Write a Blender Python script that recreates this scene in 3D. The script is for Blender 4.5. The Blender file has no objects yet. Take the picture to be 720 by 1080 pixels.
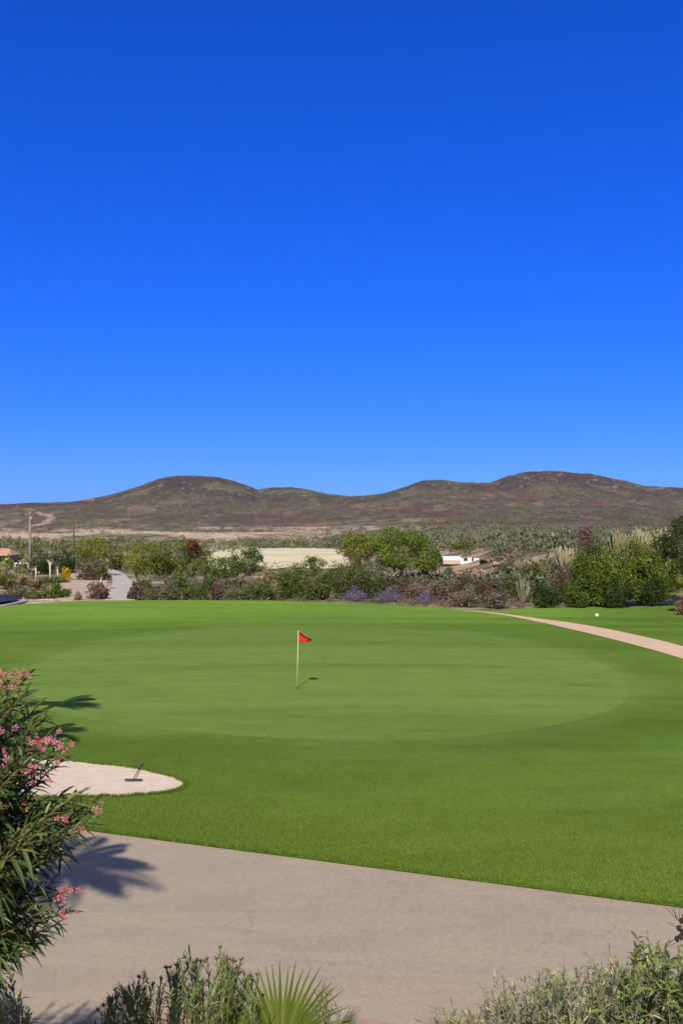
import bpy, bmesh, math, random
import numpy as np
from mathutils import Vector, Matrix

S = bpy.context.scene
C = S.collection
rng = np.random.default_rng(7)
random.seed(7)
PI = math.pi

# ------------------------------------------------------------------ camera
H = 6.0                       # eye height above the lawn
cam_d = bpy.data.cameras.new('camera')
cam = bpy.data.objects.new('camera', cam_d); C.objects.link(cam)
cam.location = (0, 0, H); cam.rotation_euler = (PI/2, 0, 0)
cam_d.sensor_width = 36; cam_d.lens = 36*1000/1080; cam_d.shift_y = 20/1080
cam_d.clip_start = 0.1; cam_d.clip_end = 9000
S.camera = cam

# ------------------------------------------------------------------ sky, sun, exposure
SUN_EL, SUN_AZ = math.radians(40), math.radians(9)     # shadows fall away from the camera, a little to the right
w = bpy.data.worlds.new('World'); S.world = w; w.use_nodes = True
nt = w.node_tree; nt.nodes.clear()
sky = nt.nodes.new('ShaderNodeTexSky'); sky.sky_type = 'NISHITA'; sky.sun_disc = False
sky.sun_elevation = SUN_EL; sky.sun_rotation = PI + SUN_AZ
sky.altitude = 300; sky.air_density = 1.0; sky.dust_density = 0.15; sky.ozone_density = 3.0
hs = nt.nodes.new('ShaderNodeHueSaturation'); hs.inputs['Saturation'].default_value = 1.35; hs.inputs['Value'].default_value = 1.0
bg = nt.nodes.new('ShaderNodeBackground'); bg.inputs['Strength'].default_value = 0.11
out = nt.nodes.new('ShaderNodeOutputWorld')
sep = nt.nodes.new('ShaderNodeSeparateColor'); comb = nt.nodes.new('ShaderNodeCombineColor')
def mth(op, a_, k):
    n = nt.nodes.new('ShaderNodeMath'); n.operation = op; nt.links.new(a_, n.inputs[0]); n.inputs[1].default_value = k; return n.outputs[0]
nt.links.new(sky.outputs[0], hs.inputs['Color']); nt.links.new(hs.outputs[0], sep.inputs[0])
for i, (k, p) in enumerate(((.175, 1.12), (.375, .80), (1.27, .80))):        # the deep clear blue of the photograph's sky
    v_ = mth('MULTIPLY', mth('POWER', mth('MULTIPLY', sep.outputs[i], .11), p), k/.11)
    nt.links.new(mth('MINIMUM', v_, .98/.11), comb.inputs[i])
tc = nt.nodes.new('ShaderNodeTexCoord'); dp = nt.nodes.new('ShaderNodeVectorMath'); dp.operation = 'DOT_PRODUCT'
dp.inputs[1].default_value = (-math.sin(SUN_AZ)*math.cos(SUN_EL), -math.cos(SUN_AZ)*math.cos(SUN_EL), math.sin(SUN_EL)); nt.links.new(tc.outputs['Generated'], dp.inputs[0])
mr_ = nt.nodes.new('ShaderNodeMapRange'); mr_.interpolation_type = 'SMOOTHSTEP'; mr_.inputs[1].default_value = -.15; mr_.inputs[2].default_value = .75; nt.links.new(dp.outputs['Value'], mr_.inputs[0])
gl = nt.nodes.new('ShaderNodeMix'); gl.data_type = 'RGBA'; gl.inputs[7].default_value = (.17/.11, .21/.11, .34/.11, 1)     # unseen sun-side sky tint, added to make the shadow fill less blue
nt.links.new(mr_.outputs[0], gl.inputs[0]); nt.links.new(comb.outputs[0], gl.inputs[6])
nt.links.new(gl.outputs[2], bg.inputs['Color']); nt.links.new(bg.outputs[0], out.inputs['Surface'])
sun_d = bpy.data.lights.new('sun', 'SUN'); sun_d.energy = 5.0; sun_d.angle = math.radians(0.5); sun_d.color = (1.0, 0.95, 0.86)
sun = bpy.data.objects.new('sun', sun_d); C.objects.link(sun)
Ld = Vector((math.sin(SUN_AZ)*math.cos(SUN_EL), math.cos(SUN_AZ)*math.cos(SUN_EL), -math.sin(SUN_EL)))
sun.rotation_euler = Ld.to_track_quat('-Z', 'Y').to_euler(); sun.location = (-10, -30, 40)
S.view_settings.view_transform = 'Standard'; S.view_settings.look = 'None'
S.view_settings.exposure = 0.1; S.view_settings.gamma = 1.0; S.view_settings.use_curve_mapping = False

# ------------------------------------------------------------------ helpers
def at(px, py, Y): return Vector(((px-360)/1000*Y, Y, H+(560-py)/1000*Y))
def gnd(px, py, z=0.0):
    Y = (H-z)*1000/(py-560); return ((px-360)/1000*Y, Y)
def hash2(i, j, s):
    n = (i*374761393 + j*668265263 + s*1442695041) & 0xFFFFFFFF
    n = ((n ^ (n >> 13))*1274126177) & 0xFFFFFFFF
    return ((n ^ (n >> 16)) & 0xFFFF)/65535.0
def vnoise(x, y, s=0):
    xi = np.floor(x).astype(np.int64); yi = np.floor(y).astype(np.int64)
    u = x-xi; v = y-yi; u = u*u*(3-2*u); v = v*v*(3-2*v)
    a = hash2(xi, yi, s); b = hash2(xi+1, yi, s); c = hash2(xi, yi+1, s); d = hash2(xi+1, yi+1, s)
    return (a*(1-u)+b*u)*(1-v) + (c*(1-u)+d*u)*v
def fbm(x, y, s=0, o=4):
    x = np.asarray(x, float); y = np.asarray(y, float); t = 0; a = .5; tot = 0
    for k in range(o):
        t = t + a*vnoise(x, y, s+k*17); tot += a; x = x*2.03+11.3; y = y*2.03+5.7; a *= .5
    return t/tot
def sstep(a, b, x):
    t = np.clip((np.asarray(x, float)-a)/(b-a), 0, 1); return t*t*(3-2*t)

def link(name, me, mat, parent=None, smooth=False):
    o = bpy.data.objects.new(name, me); C.objects.link(o)
    if mat: me.materials.append(mat)
    if parent: o.parent = parent
    if smooth: me.polygons.foreach_set('use_smooth', [True]*len(me.polygons))
    return o
def npmesh(name, V, F, k, var=None, col=None):
    """mesh from arrays; F is (n,k)"""
    me = bpy.data.meshes.new(name); V = np.asarray(V, np.float32); F = np.asarray(F, np.int32)
    me.vertices.add(len(V)); me.vertices.foreach_set('co', V.ravel())
    me.loops.add(F.size); me.loops.foreach_set('vertex_index', F.ravel())
    me.polygons.add(len(F)); me.polygons.foreach_set('loop_start', np.arange(0, F.size, k, dtype=np.int32))
    me.polygons.foreach_set('loop_total', np.full(len(F), k, np.int32))
    me.update(calc_edges=True)
    if var is not None:
        a = me.attributes.new('var', 'FLOAT', 'POINT'); a.data.foreach_set('value', np.asarray(var, np.float32))
    if col is not None:
        a = me.attributes.new('cover', 'FLOAT_COLOR', 'POINT')
        cc = np.ones((len(V), 4), np.float32); cc[:, :3] = col; a.data.foreach_set('color', cc.ravel())
    return me
def thing(name, loc, label=None, cat=None, group=None):
    o = bpy.data.objects.new(name, None); C.objects.link(o); o.location = loc; o.empty_display_size = .2
    tag(o, label, cat, group); return o
def tag(o, label=None, cat=None, group=None, kind=None):
    if label: o['label'] = label
    if cat: o['category'] = cat
    if group: o['group'] = group
    if kind: o['kind'] = kind
    return o

class MB:
    """collects tubes, boxes and lathes into one mesh"""
    def __init__(s): s.v = []; s.f = []
    def tube(s, pts, rad, n=6, cap=True):
        pts = [Vector(p) for p in pts]; base = len(s.v)
        if not hasattr(rad, '__len__'): rad = [rad]*len(pts)
        up = Vector((.31, .17, .93))
        for i, p in enumerate(pts):
            d = (pts[min(i+1, len(pts)-1)]-pts[max(i-1, 0)]).normalized()
            a = d.cross(up if abs(d.dot(up)) < .95 else Vector((1, 0, 0))).normalized(); b = d.cross(a)
            for k in range(n):
                t = 2*PI*k/n; s.v.append(p+(a*math.cos(t)+b*math.sin(t))*rad[i])
        for i in range(len(pts)-1):
            for k in range(n):
                k2 = (k+1) % n; o = base+i*n
                s.f.append((o+k, o+k2, o+n+k2, o+n+k))
        if cap:
            s.f.append(tuple(base+k for k in range(n))[::-1]); s.f.append(tuple(base+(len(pts)-1)*n+k for k in range(n)))
        return s
    def box(s, c, d, rz=0, M=None):
        base = len(s.v); R = Matrix.Rotation(rz, 3, 'Z') if M is None else M; c = Vector(c)
        for x in (-.5, .5):
            for y in (-.5, .5):
                for z in (-.5, .5): s.v.append(c + R @ Vector((x*d[0], y*d[1], z*d[2])))
        for q in ((0, 1, 3, 2), (4, 6, 7, 5), (0, 4, 5, 1), (2, 3, 7, 6), (0, 2, 6, 4), (1, 5, 7, 3)):
            s.f.append(tuple(base+i for i in q))
        return s
    def lathe(s, c, prof, n=12):
        c = Vector(c); return s.tube([c+Vector((0, 0, z)) for r, z in prof], [max(r, 1e-4) for r, z in prof], n)
    def build(s, name, mat, parent=None, smooth=True):
        me = bpy.data.meshes.new(name); me.from_pydata([tuple(v) for v in s.v], [], s.f); me.update()
        return link(name, me, mat, parent, smooth)

# ------------------------------------------------------------------ materials
def newmat(name):
    m = bpy.data.materials.new(name); m.use_nodes = True; t = m.node_tree
    return m, t, t.nodes['Principled BSDF'], t.nodes['Material Output']
def N(t, typ, **kw):
    n = t.nodes.new(typ)
    for k, v in kw.items():
        if k in n.inputs: n.inputs[k].default_value = v
        else: setattr(n, k, v)
    return n
def ramp(t, stops, fac, interp='LINEAR'):
    r = t.nodes.new('ShaderNodeValToRGB'); r.color_ramp.interpolation = interp
    e = r.color_ramp.elements
    while len(e) < len(stops): e.new(.5)
    for i, (p, c) in enumerate(stops): e[i].position = p; e[i].color = (*c, 1)
    t.links.new(fac, r.inputs[0]); return r.outputs[0]
def coords(t, scale=(1, 1, 1), rot=(0, 0, 0)):
    g = t.nodes.new('ShaderNodeNewGeometry'); m = N(t, 'ShaderNodeMapping'); m.inputs['Scale'].default_value = scale; m.inputs['Rotation'].default_value = rot
    t.links.new(g.outputs['Position'], m.inputs['Vector']); return m.outputs[0]
def noise(t, vec, scale, detail=4, rough=.55, dist=0):
    n = N(t, 'ShaderNodeTexNoise', Scale=scale, Detail=detail, Roughness=rough, Distortion=dist); t.links.new(vec, n.inputs['Vector']); return n.outputs['Fac']
def mixc(t, fac, a, b, mode='MIX'):
    m = t.nodes.new('ShaderNodeMix'); m.data_type = 'RGBA'; m.blend_type = mode
    for sock, v in ((m.inputs[0], fac), (m.inputs[6], a), (m.inputs[7], b)):
        if hasattr(v, 'links'): t.links.new(v, sock)
        elif isinstance(v, (int, float)): sock.default_value = v
        else: sock.default_value = (*v, 1)
    return m.outputs[2]
def bump(t, b, h, strength, dist):
    n = N(t, 'ShaderNodeBump', Strength=strength, Distance=dist); t.links.new(h, n.inputs['Height']); t.links.new(n.outputs[0], b.inputs['Normal'])
def simple(name, col, rough=.7, var=.25, scale=8, spec=.3, metal=0, bmp=0):
    m, t, b, o = newmat(name); v = coords(t)
    n = noise(t, v, scale)
    c = ramp(t, [(.25, tuple(x*(1-var) for x in col)), (.75, tuple(min(1, x*(1+var)) for x in col))], n)
    t.links.new(c, b.inputs['Base Color']); b.inputs['Roughness'].default_value = rough
    b.inputs['Specular IOR Level'].default_value = spec; b.inputs['Metallic'].default_value = metal
    if bmp: bump(t, b, noise(t, v, scale*4), bmp, .01)
    return m
def leafmat(name, stops, rough=.5, trans=.25, spec=.35):
    m, t, b, o = newmat(name)
    a = N(t, 'ShaderNodeAttribute', attribute_name='var')
    k = len(stops)-1
    c = ramp(t, [(i/k, s) for i, s in enumerate(stops)], a.outputs['Fac'])
    t.links.new(c, b.inputs['Base Color']); b.inputs['Roughness'].default_value = rough; b.inputs['Specular IOR Level'].default_value = spec
    if trans:
        tr = N(t, 'ShaderNodeBsdfTranslucent'); mx = N(t, 'ShaderNodeMixShader', Fac=trans)
        c2 = mixc(t, 1.0, c, (1.0, 1.0, .55), 'MULTIPLY')
        t.links.new(c2, tr.inputs['Color']); t.links.new(b.outputs[0], mx.inputs[1]); t.links.new(tr.outputs[0], mx.inputs[2]); t.links.new(mx.outputs[0], o.inputs['Surface'])
    return m

# grass of the lawn: mottled mowing streaks, finer flecks, thatch specks
def grassmat(name, dark, mid, light, fleck, cov=False, bm=.6):
    m, t, b, o = newmat(name)
    s1 = noise(t, coords(t, (.035, .30, 1), (0, 0, .05)), 1.0, 3, .5, .6)
    s2 = noise(t, coords(t, (.25, 1.3, 1), (0, 0, -.04)), 1.0, 4, .6, .4)
    s3 = noise(t, coords(t), 9.0, 5, .7)
    s4 = noise(t, coords(t, (1, .6, 1)), 70.0, 3, .7)
    c = ramp(t, [(.40, dark), (.5, mid), (.60, light)], s1)
    c = mixc(t, .45, c, ramp(t, [(.36, dark), (.64, light)], s2))
    c = mixc(t, .35, c, ramp(t, [(.35, dark), (.5, mid), (.68, light)], s3))
    c = mixc(t, .45, c, ramp(t, [(.3, tuple(x*.62 for x in dark)), (.5, mid), (.66, light), (.8, fleck)], s4))
    w1 = noise(t, coords(t, (.05, .30, 1), (0, 0, .08)), 1.0, 3, .55, .5); w2 = noise(t, coords(t, (.45, 1.9, 1), (0, 0, -.05)), 1.0, 4, .6, .5); w3 = noise(t, coords(t, (.9, 1.2, 1)), 1.0, 6, .7)
    c = mixc(t, 1.0, c, ramp(t, [(.36, (.86, .88, .84)), (.5, (1, 1, 1)), (.64, (1.0, 1.0, 1.0))], w1), 'MULTIPLY')
    c = mixc(t, 1.0, c, ramp(t, [(.34, (.88, .90, .86)), (.52, (1, 1, 1)), (.66, (1.0, .97, .86))], w2), 'MULTIPLY')
    c = mixc(t, 1.0, c, ramp(t, [(.32, (.86, .88, .84)), (.5, (1, 1, 1))], w3), 'MULTIPLY')
    if cov: c = mixc(t, 1.0, c, N(t, 'ShaderNodeAttribute', attribute_name='cover').outputs['Color'], 'MULTIPLY')
    t.links.new(c, b.inputs['Base Color']); b.inputs['Roughness'].default_value = .95; b.inputs['Specular IOR Level'].default_value = 0
    if bm: bump(t, b, s4, bm, .02)
    return m
M = {}
M['lawn'] = grassmat('lawn_grass', (0.092, 0.160, 0.024), (0.119, 0.198, 0.033), (0.153, 0.239, 0.043), (0.225, 0.233, 0.083), True)
M['green'] = grassmat('green_grass', (0.123, 0.198, 0.040), (0.153, 0.235, 0.051), (0.187, 0.274, 0.063), (0.209, 0.252, 0.095), bm=.2)

def pathmat():
    m, t, b, o = newmat('worn_concrete')
    v = coords(t)
    big = noise(t, v, .22, 6, .6, .8); med = noise(t, v, 1.3, 7, .7, .5); fine = noise(t, v, 14, 6, .8); grit = noise(t, v, 60, 3, .8)
    st = noise(t, coords(t, (.35, 1.7, 1), (0, 0, .16)), 1, 6, .7, 1.2)
    c = ramp(t, [(.38, (0.318, 0.262, 0.202)), (.5, (0.364, 0.290, 0.206)), (.62, (0.424, 0.325, 0.206))], big)
    c = mixc(t, .55, c, ramp(t, [(.37, (0.267, 0.222, 0.176)), (.5, (0.364, 0.292, 0.209)), (.62, (0.461, 0.375, 0.262))], med))
    c = mixc(t, .62, c, ramp(t, [(.40, (0.291, 0.240, 0.189)), (.6, (0.419, 0.335, 0.228))], st))
    c = mixc(t, .38, c, ramp(t, [(.34, (0.184, 0.150, 0.117)), (.5, (0.364, 0.295, 0.211)), (.68, (0.535, 0.450, 0.333))], fine))
    c = mixc(t, .30, c, ramp(t, [(.33, (0.138, 0.115, 0.095)), (.45, (0.369, 0.300, 0.217)), (.6, (0.387, 0.310, 0.222)), (.75, (0.608, 0.530, 0.411))], grit))
    vo = N(t, 'ShaderNodeTexVoronoi', Scale=.30); vo.feature = 'DISTANCE_TO_EDGE'        # hairline cracks
    ad = t.nodes.new('ShaderNodeVectorMath'); ad.operation = 'ADD'
    nz = N(t, 'ShaderNodeTexNoise', Scale=1.1, Detail=6); t.links.new(v, nz.inputs['Vector'])
    t.links.new(v, ad.inputs[0]); t.links.new(nz.outputs['Color'], ad.inputs[1]); t.links.new(ad.outputs[0], vo.inputs['Vector'])
    ck = ramp(t, [(0, (1, 1, 1)), (.008, (0, 0, 0))], vo.outputs['Distance'])
    mk = mixc(t, 1.0, ck, ramp(t, [(.42, (0, 0, 0)), (.58, (0.314, 0.340, 0.378))], med), 'MULTIPLY')
    c = mixc(t, mk, c, (0.184, 0.150, 0.122))
    g2 = t.nodes.new('ShaderNodeNewGeometry'); sx = t.nodes.new('ShaderNodeSeparateXYZ'); t.links.new(g2.outputs['Position'], sx.inputs[0])
    yn = t.nodes.new('ShaderNodeMath'); yn.operation = 'MULTIPLY_ADD'; t.links.new(big, yn.inputs[0]); yn.inputs[1].default_value = 4.0; t.links.new(sx.outputs['Y'], yn.inputs[2])
    mrn = N(t, 'ShaderNodeMapRange'); mrn.inputs[1].default_value = 12.2; mrn.inputs[2].default_value = 15.2; mrn.inputs[3].default_value = .75; mrn.inputs[4].default_value = 0; t.links.new(yn.outputs[0], mrn.inputs[0])
    c = mixc(t, mrn.outputs[0], c, mixc(t, med, (0.342, 0.250, 0.157), (0.475, 0.350, 0.222)))          # earth washed on to the near side
    t.links.new(c, b.inputs['Base Color']); b.inputs['Roughness'].default_value = .92; b.inputs['Specular IOR Level'].default_value = .1
    bump(t, b, fine, .6, .015)
    return m
M['path'] = pathmat()
M['cart'] = simple('pink_cart_path', (.62, .43, .27), .9, .10, 1.5, .2)
M['sand'] = simple('bunker_sand', (.655, .52, .385), .95, .09, 2.5, .1, bmp=.4)
t_ = M['sand'].node_tree; wv = N(t_, 'ShaderNodeTexWave', Scale=3.2, Distortion=5.0, Detail=2); t_.links.new(coords(t_, (1, 1, 1), (0, 0, .5)), wv.inputs['Vector'])
ft = noise(t_, coords(t_), 3.5, 3, .6); ad_ = t_.nodes.new('ShaderNodeMath'); ad_.operation = 'MULTIPLY_ADD'; t_.links.new(ft, ad_.inputs[0]); ad_.inputs[1].default_value = 2.2; t_.links.new(wv.outputs['Fac'], ad_.inputs[2])
bump(t_, t_.nodes['Principled BSDF'], ad_.outputs[0], .5, .03)
M['soil'] = simple('bank_soil', (.40, .265, .165), .95, .22, 2.2, .1, bmp=.6)
M['dust'] = simple('pale_dirt', (.46, .34, .24), .95, .25, .6, .1)
M['road'] = simple('grey_road', (.46, .39, .33), .9, .12, .4, .2)
M['field'] = None
M['bark'] = simple('grey_bark', (.17, .13, .095), .9, .4, 6)
M['pale_bark'] = simple('pale_bark', (.50, .46, .38), .85, .25, 5)
M['twig'] = simple('twig_brown', (.13, .085, .05), .85, .35, 12)
M['green_stem'] = simple('green_stem', (.16, .19, .06), .7, .3, 20)
M['dry_stem'] = simple('dry_stem', (.30, .24, .16), .8, .3, 10)

PAL = {
 'bright': [(0.039, 0.074, 0.007), (0.095, 0.153, 0.011), (0.179, 0.222, 0.020), (0.269, 0.285, 0.033)],
 'lime':   [(0.060, 0.081, 0.008), (0.151, 0.172, 0.015), (0.232, 0.220, 0.020), (0.323, 0.277, 0.033)],
 'mid':    [(0.035, 0.059, 0.009), (0.081, 0.118, 0.019), (0.138, 0.172, 0.030), (0.196, 0.213, 0.052)],
 'olive':  [(0.046, 0.060, 0.015), (0.091, 0.109, 0.028), (0.142, 0.159, 0.046), (0.203, 0.208, 0.074)],
 'dark':   [(0.012, 0.025, 0.006), (0.032, 0.052, 0.010), (0.058, 0.081, 0.017), (0.106, 0.119, 0.025)],
 'grey':   [(0.064, 0.063, 0.032), (0.119, 0.118, 0.064), (0.170, 0.161, 0.090), (0.246, 0.211, 0.129)],
 'brown':  [(0.051, 0.033, 0.019), (0.102, 0.070, 0.042), (0.170, 0.124, 0.076), (0.254, 0.199, 0.124)],
 'mauve':  [(0.087, 0.063, 0.048), (0.166, 0.118, 0.092), (0.236, 0.176, 0.139), (0.314, 0.243, 0.184)],
 'purple': [(0.100, 0.101, 0.055), (0.162, 0.123, 0.202), (0.250, 0.179, 0.350), (0.374, 0.280, 0.460)],
 'red':    [(0.062, 0.050, 0.014), (0.162, 0.056, 0.020), (0.250, 0.084, 0.027), (0.150, 0.134, 0.027)],
 'yellow': [(0.150, 0.124, 0.013), (0.499, 0.315, 0.016), (0.624, 0.457, 0.024), (0.624, 0.524, 0.041)],
 'sage':   [(.075, .08, .045), (.135, .14, .08), (.195, .195, .115), (.27, .25, .16)],
 'fresh':  [(0.028, 0.046, 0.007), (0.083, 0.116, 0.013), (0.171, 0.204, 0.024), (0.275, 0.292, 0.044)],
 'plum':   [(0.062, 0.034, 0.027), (0.150, 0.078, 0.069), (0.212, 0.112, 0.102), (0.187, 0.146, 0.082)],
 'agave':  [(0.050, 0.062, 0.017), (0.125, 0.123, 0.027), (0.212, 0.190, 0.055), (0.324, 0.269, 0.110)],
 'tan':    [(0.161, 0.110, 0.053), (0.270, 0.196, 0.099), (0.378, 0.290, 0.153), (0.449, 0.358, 0.198)],
}
LM = {k: leafmat('leaves_'+k, v, .6, .18, .2) for k, v in PAL.items()}

# ------------------------------------------------------------------ the lie of the land
RX = [-1500, -300, -60, 0, 50, 90, 110, 130, 150, 165, 180, 205, 230, 245, 258, 272, 288, 305, 322, 345, 370, 400, 430, 445, 465, 485, 500, 515, 535, 555, 590, 622, 650, 680, 720, 790, 1000, 2400]
RY = [540, 536, 534, 533, 531, 528, 524, 518, 511, 506, 503, 501.5, 502.5, 506, 511, 517, 514.6, 513.5, 515.5, 522, 524.5, 521, 514, 509, 507.5, 510, 509.5, 509, 502, 498, 497, 499, 506, 513.5, 515.5, 519, 522, 535]
YL = ([60, 100, 150, 200, 300, 450, 700, 900, 1100, 1500, 1900], [663, 622.5, 601, 590.5, 580, 573, 565.5, 560, 555, 543, 536])
YR = ([60, 100, 150, 200, 300, 450, 600, 800, 1100, 1500, 1900], [663, 621, 597, 585, 573, 565, 560, 554.5, 546, 535, 527])
def T(X, Y, detail=True):
    X = np.asarray(X, float); Y = np.asarray(Y, float); Yc = np.maximum(Y, 60.0)
    px = 360+1000*X/Yc
    rd = np.interp(px, RX, RY); k = sstep(300, 480, px)
    ly = np.log(Yc)
    y = np.interp(ly, np.log(YL[0]), YL[1])*(1-k) + np.interp(ly, np.log(YR[0]), YR[1])*k
    yb = np.maximum(rd, 524)+2
    y = np.where(Yc > 800, np.maximum(y, yb + (1-sstep(800, 1900, Yc))*3), y)
    g = sstep(1500, 2400, Yc); y = y*(1-g) + rd*g
    z = H + (560-y)/1000*np.minimum(Yc, 2400)
    z = np.where(Yc > 2400, z*(1-.5*sstep(2400, 4200, Yc)), z)
    z = np.where(Y < 60, -.30, np.where(Yc < 95, np.minimum(z, -.25), z))
    # low rise at the right behind the big bushes
    z = z + 3.0*sstep(16, 30, X)*sstep(84, 112, Y)*(1-sstep(150, 260, Y))
    if detail:
        a = sstep(140, 1200, Y)
        z = z + a*(fbm(X/90, Y/90, 3, 5)-.5)*9 + sstep(900, 2000, Y)*(np.abs(fbm(X/220, Y/330, 9, 4)-.5)-.1)*44*(1-.7*sstep(1900, 2300, Y))
        z = z + sstep(105, 160, Y)*(fbm(X/14, Y/14, 5, 3)-.5)*.7
    return z
def T1(x, y): return float(T(np.array([x]), np.array([y]))[0])
def hit(px, py, Y0=90.0, Y1=2600.0):
    Ys = np.geomspace(Y0, Y1, 3000); X = (px-360)/1000*Ys
    yy = 560-(T(X, Ys)-H)/Ys*1000
    i = np.argmax(yy <= py)
    return float(X[i]), float(Ys[i]), float(T(X[i:i+1], Ys[i:i+1])[0])

def grid(name, U, V, fn, mat, col=None, smooth=True):
    uu, vv = np.meshgrid(U, V); X, Y, Z = fn(uu, vv)
    P = np.stack([X, Y, Z], -1).reshape(-1, 3); nu, nv = len(U), len(V)
    i = np.arange(nu*nv).reshape(nv, nu)
    F = np.stack([i[:-1, :-1], i[:-1, 1:], i[1:, 1:], i[1:, :-1]], -1).reshape(-1, 4)
    cc = None if col is None else col(P[:, 0], P[:, 1], P[:, 2])
    return link(name, npmesh(name, P, F, 4, col=cc), mat, smooth=smooth)

def spline(pts, n=8, closed=True):
    P = [Vector((p[0], p[1], 0)) for p in pts]; m = len(P); R = []
    for i in range(m if closed else m-1):
        g = (lambda k: P[k % m]) if closed else (lambda k: P[min(max(k, 0), m-1)])
        a, b, c, d = g(i-1), g(i), g(i+1), g(i+2)
        for j in range(n):
            t = j/n; R.append(.5*((2*b)+(c-a)*t+(2*a-5*b+4*c-d)*t*t+(3*b-a-3*c+d)*t**3))
    if not closed: R.append(P[-1])
    return [(v.x, v.y) for v in R]
TRACKS = [([hit(x, y)[:2] for x, y in pts], w0, w1, col, k) for pts, w0, w1, col, k in (
    (((-60, 569), (0, 566.5), (40, 564.5), (90, 563), (140, 562.6), (190, 563), (225, 565)), 16, 40, (.62, .46, .31), .95),
    (((33, 538.5), (42, 541), (52, 543.5), (55, 546), (50, 549.5), (40, 553.5), (30, 556)), 3, 8, (.46, .36, .26), .8),
    (((-20, 577), (20, 574), (60, 573.5), (110, 575), (150, 572), (195, 573)), 5, 12, (.55, .40, .27), .8),
    (((290, 556), (320, 560), (350, 564), (330, 568), (360, 572)), 14, 40, (.50, .38, .25), .75))]
def cover(X, Y, Z):
    px = 360+1000*X/np.maximum(Y, 1); py = 560-(Z-H)/np.maximum(Y, 1)*1000
    L = lambda c: np.array(c)[None, :]
    n1 = fbm(X/45, Y/60, 21, 5); n2 = fbm(X/9, Y/12, 31, 4); n3 = fbm(X/180, Y/260, 41, 4); n4 = fbm(X/26, Y/90, 51, 4)
    tan, pale, red, dk, ol, gr = L((.38, .27, .17)), L((.58, .44, .29)), L((.125, .07, .05)), L((.080, .050, .041)), L((.115, .105, .055)), L((.19, .175, .095))
    m = lambda a, b, f: a*(1-f[:, None]) + b*f[:, None]
    c = m(np.repeat(tan, len(X), 0), gr, sstep(.42, .58, n1))
    c = m(c, ol, sstep(.5, .64, n2)*.8)
    c = m(c, pale, sstep(.54, .63, n4)*.85*(1-sstep(420, 520, px)))
    # mid slope: red-brown terraces with scrub
    f = sstep(430, 900, Y)*sstep(330, 520, px)*.95 + sstep(850, 1300, Y)*(1-sstep(330, 520, px))*.95
    mid = m(np.repeat(red, len(X), 0), ol*1.15, sstep(.46, .60, n1)*.75)
    mid = m(mid, L((.24, .165, .11)), sstep(.60, .68, n4)*.75); mid = m(mid, L((.14, .13, .07)), sstep(.54, .62, fbm(X/60, Y/80, 73, 4))*.7)
    mid = m(mid, L((.08, .062, .045)), sstep(.55, .66, n2)*.5)
    c = m(c, mid, np.clip(f, 0, 1))
    # the cinder cones
    f = sstep(1650, 2050, Y + (n3-.5)*500)
    top = m(np.repeat(dk, len(X), 0), ol*.9, sstep(.48, .62, n3)*.7)
    top = m(top, L((.085, .058, .046)), sstep(.50, .60, n1)*.8); top = m(top, L((.17, .15, .085)), sstep(.56, .64, fbm(X/70, Y/110, 71, 4))*.7)
    top = m(top, L((.30, .25, .19)), sstep(.69, .74, n2)*.75)
    c = m(c, top, f)
    for pts, w0, w1, col, k in TRACKS:
        d = np.full(len(X), 1e9); q = np.array(spline(pts, 14, False)); sel = (Y > q[:, 1].min()*.8) & (Y < q[:, 1].max()*1.25) & (px > -200) & (px < 900)
        for x, y in q: d[sel] = np.minimum(d[sel], np.hypot(X[sel]-x, (Y[sel]-y)*.8))
        f = (1-sstep(w0, w1, d+(n2-.5)*w0))*k; c = m(c, L(col), f)
    return c
def terrainmat():
    m, t, b, o = newmat('dry_scrubland')
    a = N(t, 'ShaderNodeAttribute', attribute_name='cover'); v = coords(t)
    f1 = noise(t, v, .5, 6, .7); f2 = noise(t, v, .07, 6, .7)
    c = mixc(t, .8, a.outputs['Color'], ramp(t, [(.36, (.45, .47, .45)), (.5, (1, 1, 1)), (.64, (1.0, 1.0, 1.0))], f1), 'MULTIPLY')
    c = mixc(t, .8, c, ramp(t, [(.40, (.42, .43, .42)), (.52, (1, 1, 1)), (.62, (1, 1, 1))], f2), 'MULTIPLY')
    f3 = noise(t, v, .22, 5, .75); c = mixc(t, .8, c, ramp(t, [(.40, (.42, .44, .42)), (.52, (1, 1, 1)), (.66, (1, 1, 1))], f3), 'MULTIPLY'); c = mixc(t, 1.0, c, (1.35, 1.35, 1.35), 'MULTIPLY')
    vo = N(t, 'ShaderNodeTexVoronoi', Scale=.11); t.links.new(v, vo.inputs['Vector'])
    c = mixc(t, ramp(t, [(.16, (.75, .75, .75)), (.34, (0, 0, 0))], vo.outputs['Distance']), c, (.085, .082, .042))
    vp = N(t, 'ShaderNodeTexVoronoi', Scale=.045); t.links.new(v, vp.inputs['Vector'])
    c = mixc(t, ramp(t, [(.09, (.65, .65, .65)), (.17, (0, 0, 0))], vp.outputs['Distance']), c, (.36, .30, .22))
    t.links.new(c, b.inputs['Base Color']); b.inputs['Roughness'].default_value = .95; b.inputs['Specular IOR Level'].default_value = .1
    bump(t, b, f2, 1.0, 5.0)
    return m
M['terrain'] = terrainmat()
U = np.concatenate([np.linspace(-1500, -90, 60), np.linspace(-80, 800, 500), np.linspace(820, 2300, 60)])
tr = grid('terrain', U, np.geomspace(12, 4300, 430), lambda u, v: ((u-360)/1000*v, v, T((u-360)/1000*v, v)), M['terrain'], cover)
tag(tr, kind='structure')
g0 = MB(); g0.v = [(-400, -300, -.5), (400, -300, -.5), (400, 200, -.5), (-400, 200, -.5)]; g0.f = [(0, 1, 2, 3)]
tag(g0.build('ground', M['soil'], smooth=False), kind='structure')

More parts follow.
